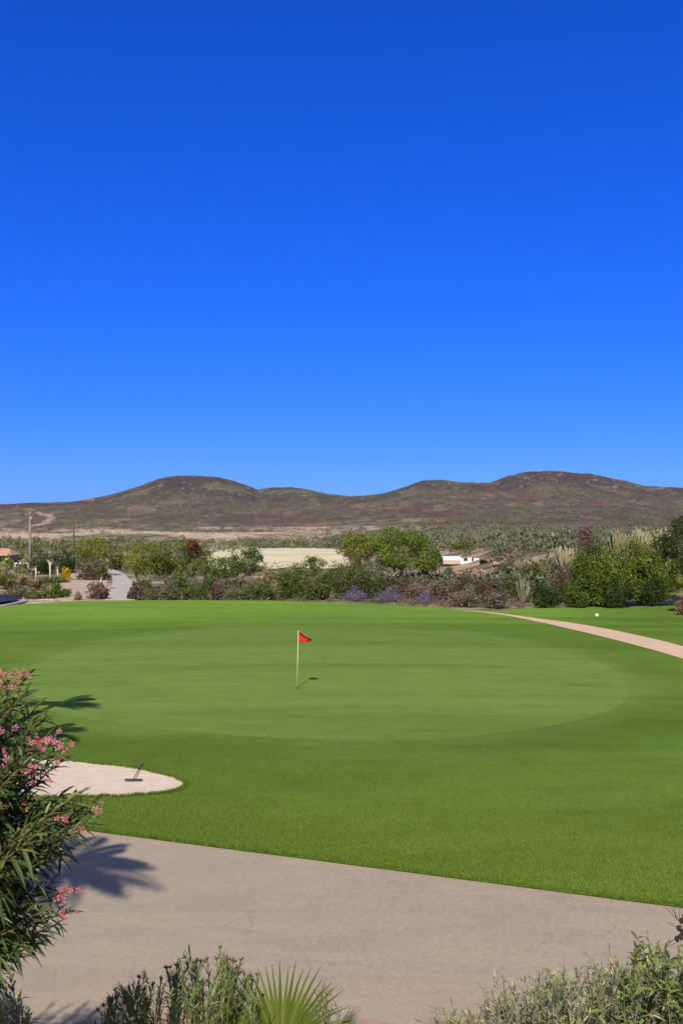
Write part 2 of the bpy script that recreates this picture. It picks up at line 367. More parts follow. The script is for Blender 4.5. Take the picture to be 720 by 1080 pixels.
# ------------------------------------------------------------------ lawn, green, bunker, paths
def frontY(px):               # far kerb of the concrete track, a straight line on the ground
    (x0, y0), (x1, y1) = gnd(65, 872), gnd(720, 957)
    k = (y1-y0)/(x1-x0); s = (px-360)/1000
    return (y0-k*x0)/(1-k*s)
BX = [-900, -400, -100, 0, 50, 100, 200, 290, 400, 450, 500, 530, 560, 600, 720, 1100, 1700]
BY = [680, 663, 648, 640, 636, 633.2, 631.5, 630.5, 633.5, 636.5, 640.3, 640, 638, 637, 637, 645, 655]
def lawnh(X, Y):
    b = .30*np.exp(-(((X+1)/16)**2+((Y-52)/22)**2)) - .12*np.exp(-(((X-16)/9)**2+((Y-34)/12)**2)) + .22*np.sin(X/13+1.1)*np.sin(Y/17)
    b = b - .15*np.exp(-(((X+8)/5)**2+((Y-22.5)/3)**2))
    return b*sstep(0, 9, Y-(17.2-.372*X))
def LH(x, y): return float(lawnh(np.array(x, float), np.array(y, float)))
def lawn_xy(u, v):
    f = frontY(u); f = np.where((f > 0) & (f < 60), f, 60); b = 6000/(np.interp(u, BX, BY)-560)
    Y = f**(1-v)*b**v; X = (u-360)/1000*Y
    return X, Y, lawnh(X, Y) - .25*sstep(.985, 1, v)
GO = [(662, 735), (656, 716), (625, 698), (565, 682), (490, 669), (410, 664), (320, 663), (210, 667), (110, 678), (45, 697), (12, 722), (45, 748), (130, 766), (250, 779), (375, 786), (480, 783), (580, 770), (640, 753)]
G = [gnd(x, y, .15) for x, y in GO]; GS = np.array(spline(G, 10))
def inside(X, Y, P):
    c = np.zeros(len(X), bool); j = len(P)-1
    for i in range(len(P)):
        xi, yi = P[i]; xj, yj = P[j]; m = ((yi > Y) != (yj > Y)) & (X < (xj-xi)*(Y-yi)/(yj-yi+1e-12)+xi); c ^= m; j = i
    return c
def mown(X, Y, Z):              # longer, darker collar round the green; paler short turf towards the back
    d = np.full(len(X), 1e9)
    for x, y in GS: d = np.minimum(d, (X-x)**2+(Y-y)**2)
    d = np.sqrt(d); n = fbm(X*.3, Y*.3, 61, 3)
    k = 1-.17*np.exp(-(d/2.8)**2)*sstep(58, 40, Y)*(.45+.55*sstep(-9, 2, X)) + .42*sstep(54, 70, Y+(fbm(X*.06, Y*.25, 62, 3)-.5)*14)*(1-sstep(14, 22, X-(Y-70)*.1)) + .20*sstep(23, 15.5, Y)+(n-.5)*.14
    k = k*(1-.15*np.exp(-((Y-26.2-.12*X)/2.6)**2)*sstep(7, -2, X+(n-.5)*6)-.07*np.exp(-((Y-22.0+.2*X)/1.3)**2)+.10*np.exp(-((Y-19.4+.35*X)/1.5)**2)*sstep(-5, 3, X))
    ins = inside(X, Y, GS); f = np.where(ins, .95, .95*np.exp(-(np.maximum(d-(n-.5)*2.2, 0)/1.5)**1.6))
    c = np.stack([k*(1+.10*sstep(24, 16, Y)), k, k*.95], 1)
    return c*(1-f[:, None]) + np.array([1.24, 1.13, 1.5])[None, :]*f[:, None]
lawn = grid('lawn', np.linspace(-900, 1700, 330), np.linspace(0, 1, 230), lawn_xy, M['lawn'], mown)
tag(lawn, kind='structure')

def drape(name, outline, hfn, off, mat, step=1.0):
    bm = bmesh.new(); vs = [bm.verts.new((x, y, 0)) for x, y in outline]; bm.faces.new(vs)
    bmesh.ops.triangulate(bm, faces=bm.faces[:])
    xs = [p[0] for p in outline]; ys = [p[1] for p in outline]
    for ax, lo, hi in ((0, min(xs), max(xs)), (1, min(ys), max(ys))):
        q = lo+step*.37
        while q < hi:
            co = [0, 0, 0]; co[ax] = q; no = [0, 0, 0]; no[ax] = 1
            bmesh.ops.bisect_plane(bm, geom=bm.verts[:]+bm.edges[:]+bm.faces[:], plane_co=co, plane_no=no); q += step
    if len(bm.verts):
        X = np.array([v.co.x for v in bm.verts]); Y = np.array([v.co.y for v in bm.verts]); Z = hfn(X, Y)+off
        for v, z in zip(bm.verts, Z): v.co.z = z
    for f in bm.faces:
        if f.normal.z < 0: f.normal_flip()
    me = bpy.data.meshes.new(name); bm.to_mesh(me); bm.free()
    for f in me.polygons: f.use_smooth = True
    return tag(link(name, me, mat), kind='structure')
r_ = random.Random(9)
drape('putting_green', [(x+r_.uniform(-.05, .05), y+r_.uniform(-.09, .09)) for x, y in spline(G, 26)], lawnh, .006, M['green'], .9)

BK = [(-60, 835), (-20, 812), (20, 806), (60, 808), (100, 812), (135, 816), (168, 823), (188, 829), (196, 834), (188, 840), (165, 843.5), (120, 845.5), (60, 846), (0, 846)]
BKg = spline([gnd(x, y, -.1) for x, y in BK], 14)
r_ = random.Random(3)
BKg = [(x+r_.uniform(-.035, .035), y+r_.uniform(-.06, .06)) for x, y in BKg]
drape('bunker_sand', BKg, lawnh, .02, M['sand'], .5)

up = [(470, 640.3), (520, 645), (560, 651), (600, 657), (640, 664.5), (690, 676), (720, 684), (800, 708), (900, 745)]
lo = [(470, 640.5), (520, 646.4), (560, 654.6), (600, 664.8), (640, 675.3), (690, 689), (720, 698), (800, 724), (900, 764)]
drape('cart_path', spline([gnd(*p) for p in up], 6, False) + spline([gnd(*p) for p in lo], 6, False)[::-1], lawnh, .02, M['cart'], .9)

# concrete track in front of the lawn
def track_xy(u, v):
    X = u; far = 17.15-.3720*X; (x0, y0), (x1, y1) = gnd(65, 872), gnd(720, 957)
    k = (y1-y0)/(x1-x0); far = y0+k*(X-x0)+.05
    near = 10.9+0*X
    Y = near+(far-near)*v
    return X, Y, -.022+0*X
tag(grid('concrete_track', np.linspace(-26, 19, 220), np.linspace(0, 1, 30), track_xy, M['path']), kind='structure')
# planted bank below the terrace
def bankh(X, Y):
    return np.interp(Y, [-30, 4.4, 6.6, 9.3, 10.8, 11.6, 12.6], [2.5, 2.5, 2.05, .75, .12, -.012, -.07]) + (fbm(X/.8, Y/.8, 77, 4)-.5)*.28*(1-sstep(10, 11.4, Y)) + (fbm(X*1.1, Y*1.1, 78, 4)-.5)*.05
tag(grid('planted_bank', np.linspace(-26, 19, 260), np.concatenate([np.linspace(-30, 3, 20), np.linspace(3.2, 12.6, 150)]), lambda u, v: (u, v, bankh(u, v)), M['soil']), kind='structure')

# ------------------------------------------------------------------ leaf builders
def unit(a): return a/np.maximum(np.linalg.norm(a, axis=-1, keepdims=True), 1e-9)
def diamonds(P, D, W, L, Wd, var):
    """flat four-cornered leaf per point (for plants far off)"""
    n = len(P); S_ = unit(np.cross(D, W))
    V = np.stack([P, P+D*L[:, None]*.45+S_*Wd[:, None]*.5, P+D*L[:, None], P+D*L[:, None]*.45-S_*Wd[:, None]*.5], 1).reshape(-1, 3)
    F = np.arange(n*4).reshape(-1, 4); return V, F, np.repeat(var, 4)
def blades(P, D, Nn, L, Wd, var, droop=.25, fold=.25):
    """lance-shaped leaf per point: folded along the midrib and arching"""
    n = len(P); D = unit(D); Sd = unit(np.cross(D, Nn)); Nn = unit(np.cross(Sd, D)); L = L[:, None]; Wd = Wd[:, None]
    g = np.array([[0, 0, -1.0]])
    def pt(t, s): return P + D*L*t + Sd*Wd*s + Nn*Wd*fold*abs(s)*2 + (g*L*droop*t*t)
    V = np.stack([P, pt(.3, -.45), pt(.3, 0), pt(.3, .45), pt(.65, -.38), pt(.65, 0), pt(.65, .38), pt(1, 0)], 1).reshape(-1, 3)
    tri = np.array([(0, 2, 1), (0, 3, 2), (1, 2, 5), (1, 5, 4), (2, 3, 6), (2, 6, 5), (4, 5, 7), (5, 6, 7)])
    F = (np.arange(n)[:, None, None]*8 + tri[None]).reshape(-1, 3)
    return V, F, np.repeat(var, 8)
def cloud(r, size, leaf, n, clumps=14, hollow=.55, tuft=.30, upb=.4, dome=False):
    """leaf tufts spread through an ellipsoid standing on z=0; size=(rx,ry,rz half-heights)"""
    rx, ry, rz = np.array(size)
    c = unit(r.normal(size=(clumps, 3))); c[:, 2] = np.where(c[:, 2] < -.75, -c[:, 2], c[:, 2])
    c = c*r.uniform(hollow, 1.0, (clumps, 1)); cs = r.uniform(.6, 1.35, clumps)*tuft; cv = r.uniform(-.24, .24, clumps)
    k = r.integers(0, clumps, n); o = unit(r.normal(size=(n, 3)))*np.cbrt(r.uniform(.08, 1, (n, 1)))
    P = c[k]+o*cs[k][:, None]; core = r.uniform(size=n) < .22
    P[core] = (unit(r.normal(size=(n, 3)))*np.cbrt(r.uniform(0, .5, (n, 1))))[core]
    if dome: P[:, 2] = np.abs(P[:, 2])*2-1.0; c[:, 2] = np.abs(c[:, 2])*2-1.0; P[:, :2] *= 1-.22*np.clip(-P[:, 2:3], 0, 1)
    q = 1/(1+.5*tuft); S3 = np.array([rx, ry, rz])*q; P = P*S3+np.array([0, 0, rz]); P[:, 2] = np.where(P[:, 2] < .02, r.uniform(.02, .3*rz, n), P[:, 2])
    D = unit(r.normal(size=(n, 3))+o*.3+np.array([0, 0, upb])); W = unit(o*1.1+unit(c[k])*.7+r.normal(size=(n, 3))*.55+np.array([0, 0, .25]))
    L = leaf*r.uniform(.6, 1.5, n)
    var = np.clip(.42+cv[k]+r.normal(0, .17, n), 0, 1)
    return P, D, W, L, var, c*S3+np.array([0, 0, rz])
def size_of(px, ytop, Y, wpx, z0):
    return (560-ytop)/1000*Y+H-z0, wpx/1000*Y

def shrub(px, ytop, Y, wpx, pal, label, cat='shrub', name='shrub', group=None, seed=None, leaf=None, dens=1.0, flower=None, stems=True, asp=1.9, clumps=None, upb=.5, stemmat='twig'):
    X = (px-360)/1000*Y; z0 = T1(X, Y) if Y > 83 else LH(X, Y)-.02
    h, wd = size_of(px, ytop, Y, wpx, z0); wd *= 1.14 if Y > 82 else 1; r = np.random.default_rng(seed if seed is not None else int(px*7+ytop*3))
    o = thing(name, (X, Y, z0), label, cat, group)
    leaf = leaf or max(.10, .0019*Y); n = int(1.3*dens*min(11000, 500+5.5*wd*h/(leaf*leaf)))
    cl = clumps or int(np.clip(8+wd*h*2.2, 9, 46))
    P, D, W, L, var, cc = cloud(r, (wd/2, wd/2*.85, h/2), leaf, n, cl, tuft=(.22 if cl > 50 else .30) if cl > 14 else .4, upb=upb, dome=True)
    link('foliage', npmesh('foliage', *_d(P, D, W, L, L/asp, var)), LM[pal], o)
    if stems:
        b = MB()
        for k in range(min(cl, 12)):
            e = cc[k]; m = Vector((e[0]*.35, e[1]*.35, e[2]*.5)); b.tube([(r.uniform(-.05, .05)*wd, r.uniform(-.05, .05)*wd, -.05), m, e], [h*.018+.012, h*.012+.008, .006], 4, False)
        b.build('stems', M[stemmat], o)
    if flower:
        fp, nf = flower; P, D, W, L, var, cc = cloud(r, (wd/2*.96, wd/2*.86, h/2*.98), leaf*.9, nf, cl, .8, .3, 1.0, True)
        link('blossom', npmesh('blossom', *_d(P, D, W, L, L/1.6, var)), LM[fp], o)
    return o
def _d(P, D, W, L, Wd, var):
    V, F, v = diamonds(P, D, W, L, Wd, var); return V, F, 4, v

def tree(px, ytop, Y, wpx, ycrown, pal, label, name='tree', cat='tree', group=None, seed=None, trunks=1, bark='bark', dens=1.0, leaf=None, lean=0, clumps=None, asp=1.9, trad=.03):
    """tapered trunk with limbs; the crown hangs between ycrown and ytop"""
    X = (px-360)/1000*Y; z0 = T1(X, Y) if Y > 83 else LH(X, Y)-.02
    h, wd = size_of(px, ytop, Y, wpx, z0); r = np.random.default_rng(seed if seed is not None else int(px*5+ytop*11))
    zc = max(.15*h, (560-ycrown-5)/1000*Y+H-z0); hc = h-zc
    o = thing(name, (X, Y, z0), label, cat, group)
    leaf = leaf or .0021*Y; n = int(dens*min(11000, 700+5.0*wd*hc/(leaf*leaf))); cl = clumps or int(np.clip(10+wd*hc*1.6, 12, 48))
    P, D, W, L, var, cc = cloud(r, (wd/2*1.18, wd/2*1.05, hc/2), leaf, n, cl, .6, .27)
    off = np.array([lean*h, 0, zc]); P = P+off; cc = cc+off
    link('crown', npmesh('crown', *_d(P, D, W, L, L/asp, var)), LM[pal], o)
    b = MB()
    for q in range(trunks):
        bx, by = (r.uniform(-.12, .12)*wd, r.uniform(-.1, .1)*wd) if trunks > 1 else (0, 0)
        fx, fy = bx*1.6+lean*h*.7, by*1.6
        fork = Vector((fx, fy, zc+.12*hc)); R0 = h*trad/math.sqrt(trunks)
        b.tube([(bx, by, -.1), (bx+.02*h*r.normal(), by+.02*h*r.normal(), zc*.45), fork], [R0*1.3, R0, R0*.75], 7)
        idx = [i for i in range(cl) if i % trunks == q][:9]
        for i in idx:
            e = Vector(cc[i]); m = fork.lerp(e, .5)+Vector((0, 0, .06*hc))
            b.tube([fork, m, e], [R0*.6, R0*.35, R0*.08], 5, False)
    b.build('trunk', M[bark], o)
    return o

def rosette(px, ytop, Y, wpx, pal, label, name='agave', cat='plant', n=34, seed=0, group=None):
    X = (px-360)/1000*Y; z0 = T1(X, Y) if Y > 83 else LH(X, Y)-.02
    h, wd = size_of(px, ytop, Y, wpx, z0); r = np.random.default_rng(int(px*3+ytop)+seed)
    o = thing(name, (X, Y, z0), label, cat, group)
    a = r.uniform(0, 2*PI, n); e = r.uniform(.15, 1.35, n)
    D = np.stack([np.cos(a)*np.cos(e)*wd/2*1.15, np.sin(a)*np.cos(e)*wd/2*1.15, np.sin(e)*h*1.05], 1)
    L = np.linalg.norm(D, axis=1); P = np.zeros((n, 3)); P[:, 2] = r.uniform(.02, .2, n)*h
    V, F, v = blades(P, D, np.tile([0, 0, 1.0], (n, 1))+D*.01, L*r.uniform(.8, 1.1, n), .16*L, np.clip(r.normal(.5, .25, n), 0, 1), .25)
    link('leaves', npmesh('leaves', V, F, 3, v), LM[pal], o)
    b = MB(); b.tube([(0, 0, -.05), (0, 0, .12*h), (0, 0, .3*h)], [.08*h, .1*h, .03*h], 7); b.build('stem', M['dry_stem'], o)
    return o

# ------------------------------------------------------------------ far country: field, roads, scrub
def fieldmat():
    m, t, b, o = newmat('dry_pale_field'); v = coords(t)
    a = noise(t, coords(t, (.02, .06, 1)), 1, 5, .6, .5); f = noise(t, v, .5, 5, .7)
    c = ramp(t, [(.38, (.52, .43, .24)), (.5, (.66, .57, .33)), (.62, (.76, .68, .46))], a)
    c = mixc(t, .3, c, ramp(t, [(.35, (.38, .31, .19)), (.6, (.68, .59, .38))], f))
    t.links.new(c, b.inputs['Base Color']); b.inputs['Roughness'].default_value = .95; b.inputs['Specular IOR Level'].default_value = .1
    return m
M['field'] = fieldmat()
def patch(name, pts, mat, off=.35, step=6.0, n=5, closed=True):
    """an area or strip of other ground lying on the terrain, outlined on the land itself"""
    o = spline(pts, n)
    return drape(name, o, lambda X, Y: T(X, Y), off, mat, step)
fp = [hit(x, y) for x, y in ((222, 599), (222, 585), (232, 580.5), (270, 578.8), (310, 578.5), (345, 579), (362, 582), (372, 598), (300, 600))]
def field_outline():
    q = spline([(p[0], p[1]) for p in fp], 10); rj = random.Random(4); return [(x+rj.uniform(-1.6, 1.6), y+rj.uniform(-5, 5)*(y/250)) for x, y in q]
drape('dry_field', field_outline(), lambda X, Y: T(X, Y), .14, M['field'], 2.0)
def strip(name, pts, wid, mat, off=.4, seg=6):
    P = spline(pts, seg, False); L = []; R = []
    for i, p in enumerate(P):
        a = Vector(P[max(i-1, 0)]); b = Vector(P[min(i+1, len(P)-1)]); d = (b-a).normalized(); nrm = Vector((-d.y, d.x))
        wv = wid[0]+(wid[1]-wid[0])*i/(len(P)-1)
        L.append((p[0]+nrm.x*wv/2, p[1]+nrm.y*wv/2)); R.append((p[0]-nrm.x*wv/2, p[1]-nrm.y*wv/2))
    bm = bmesh.new()
    vl = [bm.verts.new((x, y, T1(x, y)+off)) for x, y in L]; vr = [bm.verts.new((x, y, T1(x, y)+off)) for x, y in R]
    for i in range(len(P)-1): bm.faces.new((vr[i], vr[i+1], vl[i+1], vl[i]))
    bmesh.ops.recalc_face_normals(bm, faces=bm.faces[:])
    me = bpy.data.meshes.new(name); bm.to_mesh(me); bm.free(); return tag(link(name, me, mat), kind='structure')
# grey road curving away at the left and the bare ground beside it
drape('road', spline([gnd(x, y, -.25) for x, y in ((112, 634), (141, 634), (141, 620), (137, 611), (128, 604), (112, 600.8), (104, 600.6), (112, 603), (118, 608), (118, 618))], 5), lambda X, Y: T(X, Y), .10, M['road'], 4)
drape('bare_soil', spline([gnd(x, y, -.25) for x, y in ((66, 634), (108, 634), (112, 622), (112, 606), (96, 602), (76, 604), (64, 612), (62, 624))], 4), lambda X, Y: T(X, Y), .05, M['dust'], 4)
# the pond at the lawn's left corner
mw, tw, bw, ow = newmat('pond_water'); bw.inputs['Base Color'].default_value = (.032, .028, .022, 1); bw.inputs['Roughness'].default_value = .5; bw.inputs['Specular IOR Level'].default_value = .04
bump(tw, bw, noise(tw, coords(tw), 2.5), .2, .03)
pond = [gnd(x, y, -.05) for x, y in ((-70, 640), (-20, 638), (8, 635), (24, 632.6), (20, 630), (0, 628), (-40, 628), (-80, 632))]
drape('pond', spline(pond, 4), lambda X, Y: 0*X, .02, mw, 4)
kerb = MB(); kp = spline([gnd(x, y, .1) for x, y in ((-70, 643), (-20, 641), (6, 637.5), (22, 634.2), (29, 632.6))], 5, False)
kerb.tube([(x, y, .02) for x, y in kp], .11, 6); tag(kerb.build('pond_kerb', M['pale_bark']), 'pale rounded stone edging along the dark pond by the lawn', 'kerb')

# scrub over the far land: too much of it to count
def scrub(name, pal, n, seed, pxr, Yr, hr, thr, quads=34):
    r = np.random.default_rng(seed); V = []; Fv = []; VV = []; base = 0
    Y = np.exp(r.uniform(math.log(Yr[0]), math.log(Yr[1]), n)); px = r.uniform(*pxr, n); X = (px-360)/1000*Y
    keep = (fbm(X/45, Y/60, 21, 5)+r.normal(0, .06, n) > thr)
    if name != 'hill_scrub': keep &= r.uniform(size=n) < 1-.9*sstep(420, 950, Y)
    # keep off the pale field and the roads
    ff = (X > (215-360)/1000*Y) & (X < (372-360)/1000*Y) & (Y > 140) & (Y < 318); keep &= ~ff | (r.uniform(size=n) < .035)
    keep &= ~((px < 230) & (Y > 620) & (Y < 780))
    pq = 360+1000*X/Y; keep &= ~((pq > 462) & (pq < 524) & (Y > 110) & (Y < 158))
    keep &= ~((pq > 58) & (pq < 146) & (Y < 150) & (pq > 58+(Y-84)*.0))
    if 'under' in name: keep &= ~((pq < 75) & (Y < 119))
    X, Y = X[keep], Y[keep]; Z = T(X, Y); n = len(X)
    hh = r.uniform(*hr, n)*(1+Y/1500); wd = hh*r.uniform(1.2, 2.6, n)
    k = np.repeat(np.arange(n), quads); m = len(k)
    d = unit(r.normal(size=(m, 3))); d[:, 2] = np.abs(d[:, 2]); q = np.cbrt(r.uniform(.15, 1, (m, 1)))
    P = d*q*np.stack([wd[k]/2, wd[k]/2, hh[k]], 1)+np.stack([X[k], Y[k], Z[k]-.05], 1)
    L = hh[k]*r.uniform(.22, .5, m); var = np.clip(.42+r.uniform(-.2, .2, n)[k]+r.normal(0, .15, m), 0, 1)
    Vv, F, v = diamonds(P, unit(d+r.normal(size=(m, 3))*.7), unit(r.normal(size=(m, 3))), L, L*.6, var)
    return tag(link(name, npmesh(name, Vv, F, 4, v), LM[pal]), name_label[name], name_cat[name], kind='stuff')
name_label = {'green_scrub': 'green bushes covering the slope below the brown hills', 'grey_scrub': 'grey green scrub scattered over the dry plain and slopes', 'dry_scrub': 'dry straw coloured bushes dotted over the plain'}
name_label.update({'mauve_undergrowth': 'low mauve undergrowth at the lawn edge beside the far end of the pink path', 'olive_undergrowth': 'olive undergrowth filling the gaps between shrubs behind the lawn', 'brown_undergrowth': 'dry brown undergrowth between the shrubs behind the lawn', 'grey_undergrowth': 'grey green undergrowth along the back edge of the lawn'})
name_cat = {k: ('undergrowth' if 'under' in k else 'scrub') for k in name_label}
scrub('green_scrub', 'sage', 4200, 1, (340, 900), (135, 900), (.9, 2.4), .45)
scrub('grey_scrub', 'sage', 3600, 2, (-150, 900), (135, 1100), (.6, 1.7), .46)
scrub('dry_scrub', 'tan', 1500, 3, (-150, 900), (120, 800), (.5, 1.4), .40)
tag(scrub('green_scrub', 'mid', 1700, 4, (-150, 480), (135, 1000), (.7, 2.0), .47), 'dark green bushes scattered over the plain at the left')

scrub('olive_undergrowth', 'olive', 1300, 11, (-160, 900), (88, 150), (.3, .95), .40)
tag(scrub('green_scrub', 'sage', 1500, 15, (440, 900), (95, 190), (.5, 1.5), .36), 'green bushes on the low rise behind the pink path')
scrub('brown_undergrowth', 'brown', 330, 12, (385, 620), (86, 150), (.3, .8), .38)
scrub('grey_undergrowth', 'grey', 900, 13, (-160, 560), (84, 110), (.25, .6), .38)
name_label['hill_scrub'] = 'dark scrub speckling the brown hills'; name_cat['hill_scrub'] = 'scrub'
scrub('hill_scrub', 'brown', 9000, 16, (-150, 900), (800, 2380), (.9, 2.0), .40, 10)
scrub('mauve_undergrowth', 'mauve', 230, 17, (420, 556), (78, 90), (.2, .45), .30)
tag(scrub('green_scrub', 'sage', 420, 18, (355, 475), (104, 165), (.4, 1.1), .25), 'sage green bushes under the bright green trees')
# rocks on the skyline
x, y, z = hit(95, 528.6, 1200)
b = MB(); r_ = random.Random(5)
def rock(b, c, s, r):
    bm = bmesh.new(); bmesh.ops.create_icosphere(bm, subdivisions=2, radius=1)
    base = len(b.v)
    for v in bm.verts:
        k = 1+.28*math.sin(v.co.x*3.1+c[0])*math.cos(v.co.y*2.7+c[1])+r.uniform(-.08, .08)
        b.v.append((c[0]+v.co.x*k*s[0], c[1]+v.co.y*k*s[1], c[2]+v.co.z*k*s[2]))
    for f in bm.faces: b.f.append(tuple(base+v.index for v in f.verts))
    bm.free()
for k in range(6): rock(b, (-11+k*4.5+r_.uniform(-1, 1), r_.uniform(-3, 3), 1.5), (3.2, 3, r_.uniform(2.5, 5.5)), r_)
o = b.build('rock_outcrop', simple('red_rock', (.30, .13, .09), .9, .3, .5), smooth=False); o.location = (x, y, z)
tag(o, 'reddish rock outcrop on the skyline left of the dark hill', 'rocks')

# ------------------------------------------------------------------ poles and buildings at the back
def pole(px, ytop, Y, r0, mat, label, arms):
    X = (px-360)/1000*Y; z0 = T1(X, Y); h = (560-ytop)/1000*Y+H-z0
    o = thing('utility_pole', (X, Y, z0), label, 'utility pole', 'utility poles by the road')
    MB().tube([(0, 0, -.3), (0, 0, h*.5), (0, 0, h)], [r0, r0*.85, r0*.65], 10).build('shaft', M[mat], o)
    if arms:
        for k, (dz, wd) in enumerate(((.25, 1.9), (.95, 1.5))):
            a = MB().box((0, -.16, h-dz), (wd, .2, .22)).tube([(-wd*.35, -.16, h-dz), (0, -.12, h-dz-.6)], .03, 4).tube([(wd*.35, -.16, h-dz), (0, -.12, h-dz-.6)], .03, 4).build('crossarm', M['bark'], o, False)
            for s in (-.45, -.2, .2, .45):
                MB().lathe((wd*s, -.16, h-dz+.07), [(.03, 0), (.09, .05), (.05, .1), (.09, .16), (.04, .26)], 8).build('insulator', M['glaze'], a)
        MB().lathe((.28, -.22, h-2.0), [(.02, 0), (.2, .03), (.21, .62), (.17, .7), (.02, .74)], 12).build('transformer', M['tin'], o)
    else:
        MB().tube([(0, 0, h-.25), (.35, -.2, h-.02), (.8, -.4, h+.03)], .035, 6).build('bracket', M['tin'], o)
        MB().box((.95, -.47, h+.02), (.5, .2, .1), -.5).build('lamp_head', M['tin'], o)
    return o
M['glaze'] = simple('insulator_glaze', (.22, .15, .11), .3); M['tin'] = simple('grey_tin', (.3, .3, .29), .5, .2, 3, metal=.3)
M['wood_pole'] = simple('weathered_pole', (.27, .215, .16), .9, .25, 2); M['dull_pole'] = simple('dull_pole', (.095, .08, .065), .8, .25, 2)
pole(32, 536, 145, .22, 'wood_pole', 'pale wooden utility pole with crossarms and insulators at its top', True)
pole(78, 538, 150, .17, 'dull_pole', 'slim dark grey pole with a small bracket lamp', False)

M['wall_white'] = simple('white_wall', (.80, .80, .80), .85, .06, .7); M['wall_tan'] = simple('tan_wall', (.50, .40, .31), .9, .2, .8)
M['roof_tile'] = simple('orange_roof', (.50, .26, .15), .85, .2, 1.2); M['void'] = simple('dark_opening', (.02, .02, .022), .8)
M['terracotta'] = simple('terracotta_stone', (.42, .24, .16), .9, .35, 1.0)
# low house with orange roof, cut by the left edge
Y = 165; X = (2-360)/1000*Y; z0 = T1(X, Y)
o = thing('house', (X, Y, z0), 'low house with an orange tiled roof at the left edge', 'house')
MB().box((-1, 0, .95), (6.4, 5, 1.9)).build('wall', M['wall_tan'], o, False)
rf = MB(); rf.v = [(-4.7, -2.9, 1.9), (2.6, -2.9, 1.9), (2.6, 2.9, 1.9), (-4.7, 2.9, 1.9), (-3.6, 0, 3.0), (1.4, 0, 3.0), (-4.7, -2.9, 1.78), (2.6, -2.9, 1.78), (2.6, 2.9, 1.78), (-4.7, 2.9, 1.78)]
rf.f = [(0, 1, 5, 4), (2, 3, 4, 5), (1, 2, 5), (3, 0, 4), (0, 6, 7, 1), (1, 7, 8, 2), (2, 8, 9, 3), (3, 9, 6, 0), (6, 9, 8, 7)]; rf.build('roof', M['roof_tile'], o, False)
f = MB().box((.6, -2.53, 1.05), (1.1, .06, .9)).build('window', M['void'], o, False); MB().box((.6, -2.58, .55), (1.3, .1, .08)).build('sill', M['wall_white'], f, False)
# white canopy
Y = 150; X = (25-360)/1000*Y; z0 = T1(X, Y); zt = H+(560-594)/1000*Y-z0
o = thing('canopy', (X, Y, z0), 'flat white canopy on thin posts left of the pale utility pole', 'canopy')
MB().box((0, 0, zt), (2.3, 1.8, .16)).build('roof', M['wall_white'], o, False)
for sx in (-1, 1):
    for sy in (-.75, .75): MB().tube([(sx, sy, -.1), (sx, sy, zt-.08)], .05, 6).build('post', M['wall_white'], o)
# derelict white building on the plain
Y = 150; X = (493.5-360)/1000*Y; z0 = T1(X, Y)-.05; s = Y/1000; zt = H+(560-588)*s-z0
o = thing('derelict_building', (X, Y, z0), 'low derelict white building with broken walls on the plain', 'building')
def wallpiece(x0, x1, top, mat='wall_white', y=0, thick=.35, bottom=-.2, nm='wall'): return MB().box(((x0+x1)/2, y, (top+bottom)/2), (x1-x0, thick, top-bottom)).build(nm, M[mat], o, False)
wallpiece(-4.0, -1.25, zt); wallpiece(-4.0, -1.25, .55*zt, 'wall_tan', -.20, .06, -.2, 'dado')
wallpiece(-1.25, -.75, .82*zt); wallpiece(-.1, .5, .95*zt); wallpiece(.85, 1.7, .86*zt); wallpiece(2.2, 2.5, .92*zt); wallpiece(2.9, 4.0, .8*zt); wallpiece(-.75, 2.9, .32*zt, y=.01, thick=.30)
wallpiece(-4.0, 4.0, .72*zt, 'wall_tan', 4.0); 
MB().box((-2.6, 2.0, zt+.06), (2.9, 4.3, .12)).build('roof', M['wall_white'], o, False)
for x0, x1 in ((-.75, -.1), (.5, .85), (1.7, 2.2), (2.5, 2.9)):
    MB().box(((x0+x1)/2, .6, .45*zt), (x1-x0+.2, .06, .8*zt)).build('opening', M['void'], o, False)
# rubble
def rubble(px0, px1, py, Y, label, mat, seed, hgt=.55):
    r = random.Random(seed); X0, X1 = (px0-360)/1000*Y, (px1-360)/1000*Y; xm = (X0+X1)/2; z0 = T1(xm, Y); b = MB()
    for k in range(int((X1-X0)*7)): rock(b, (r.uniform(X0, X1)-xm, r.uniform(-.9, .9), r.uniform(0, hgt)*.5), (r.uniform(.15, .42), r.uniform(.2, .5), r.uniform(.10, .24)), r)
    o = b.build('rubble_heap', M[mat], smooth=False); o.location = (xm, Y, z0); tag(o, label, 'rubble', 'rubble below the derelict building'); return o
rubble(468, 512, 606, 128, 'heap of terracotta rubble below the derelict white building', 'terracotta', 1, 1.1)
rubble(516, 534, 604, 131, 'small pink rubble heap right of the terracotta one', 'terracotta', 2, .9)
rubble(452, 468, 608, 126, 'pale stone heap between the bright green tree and terracotta rubble', 'dust', 3, .7)

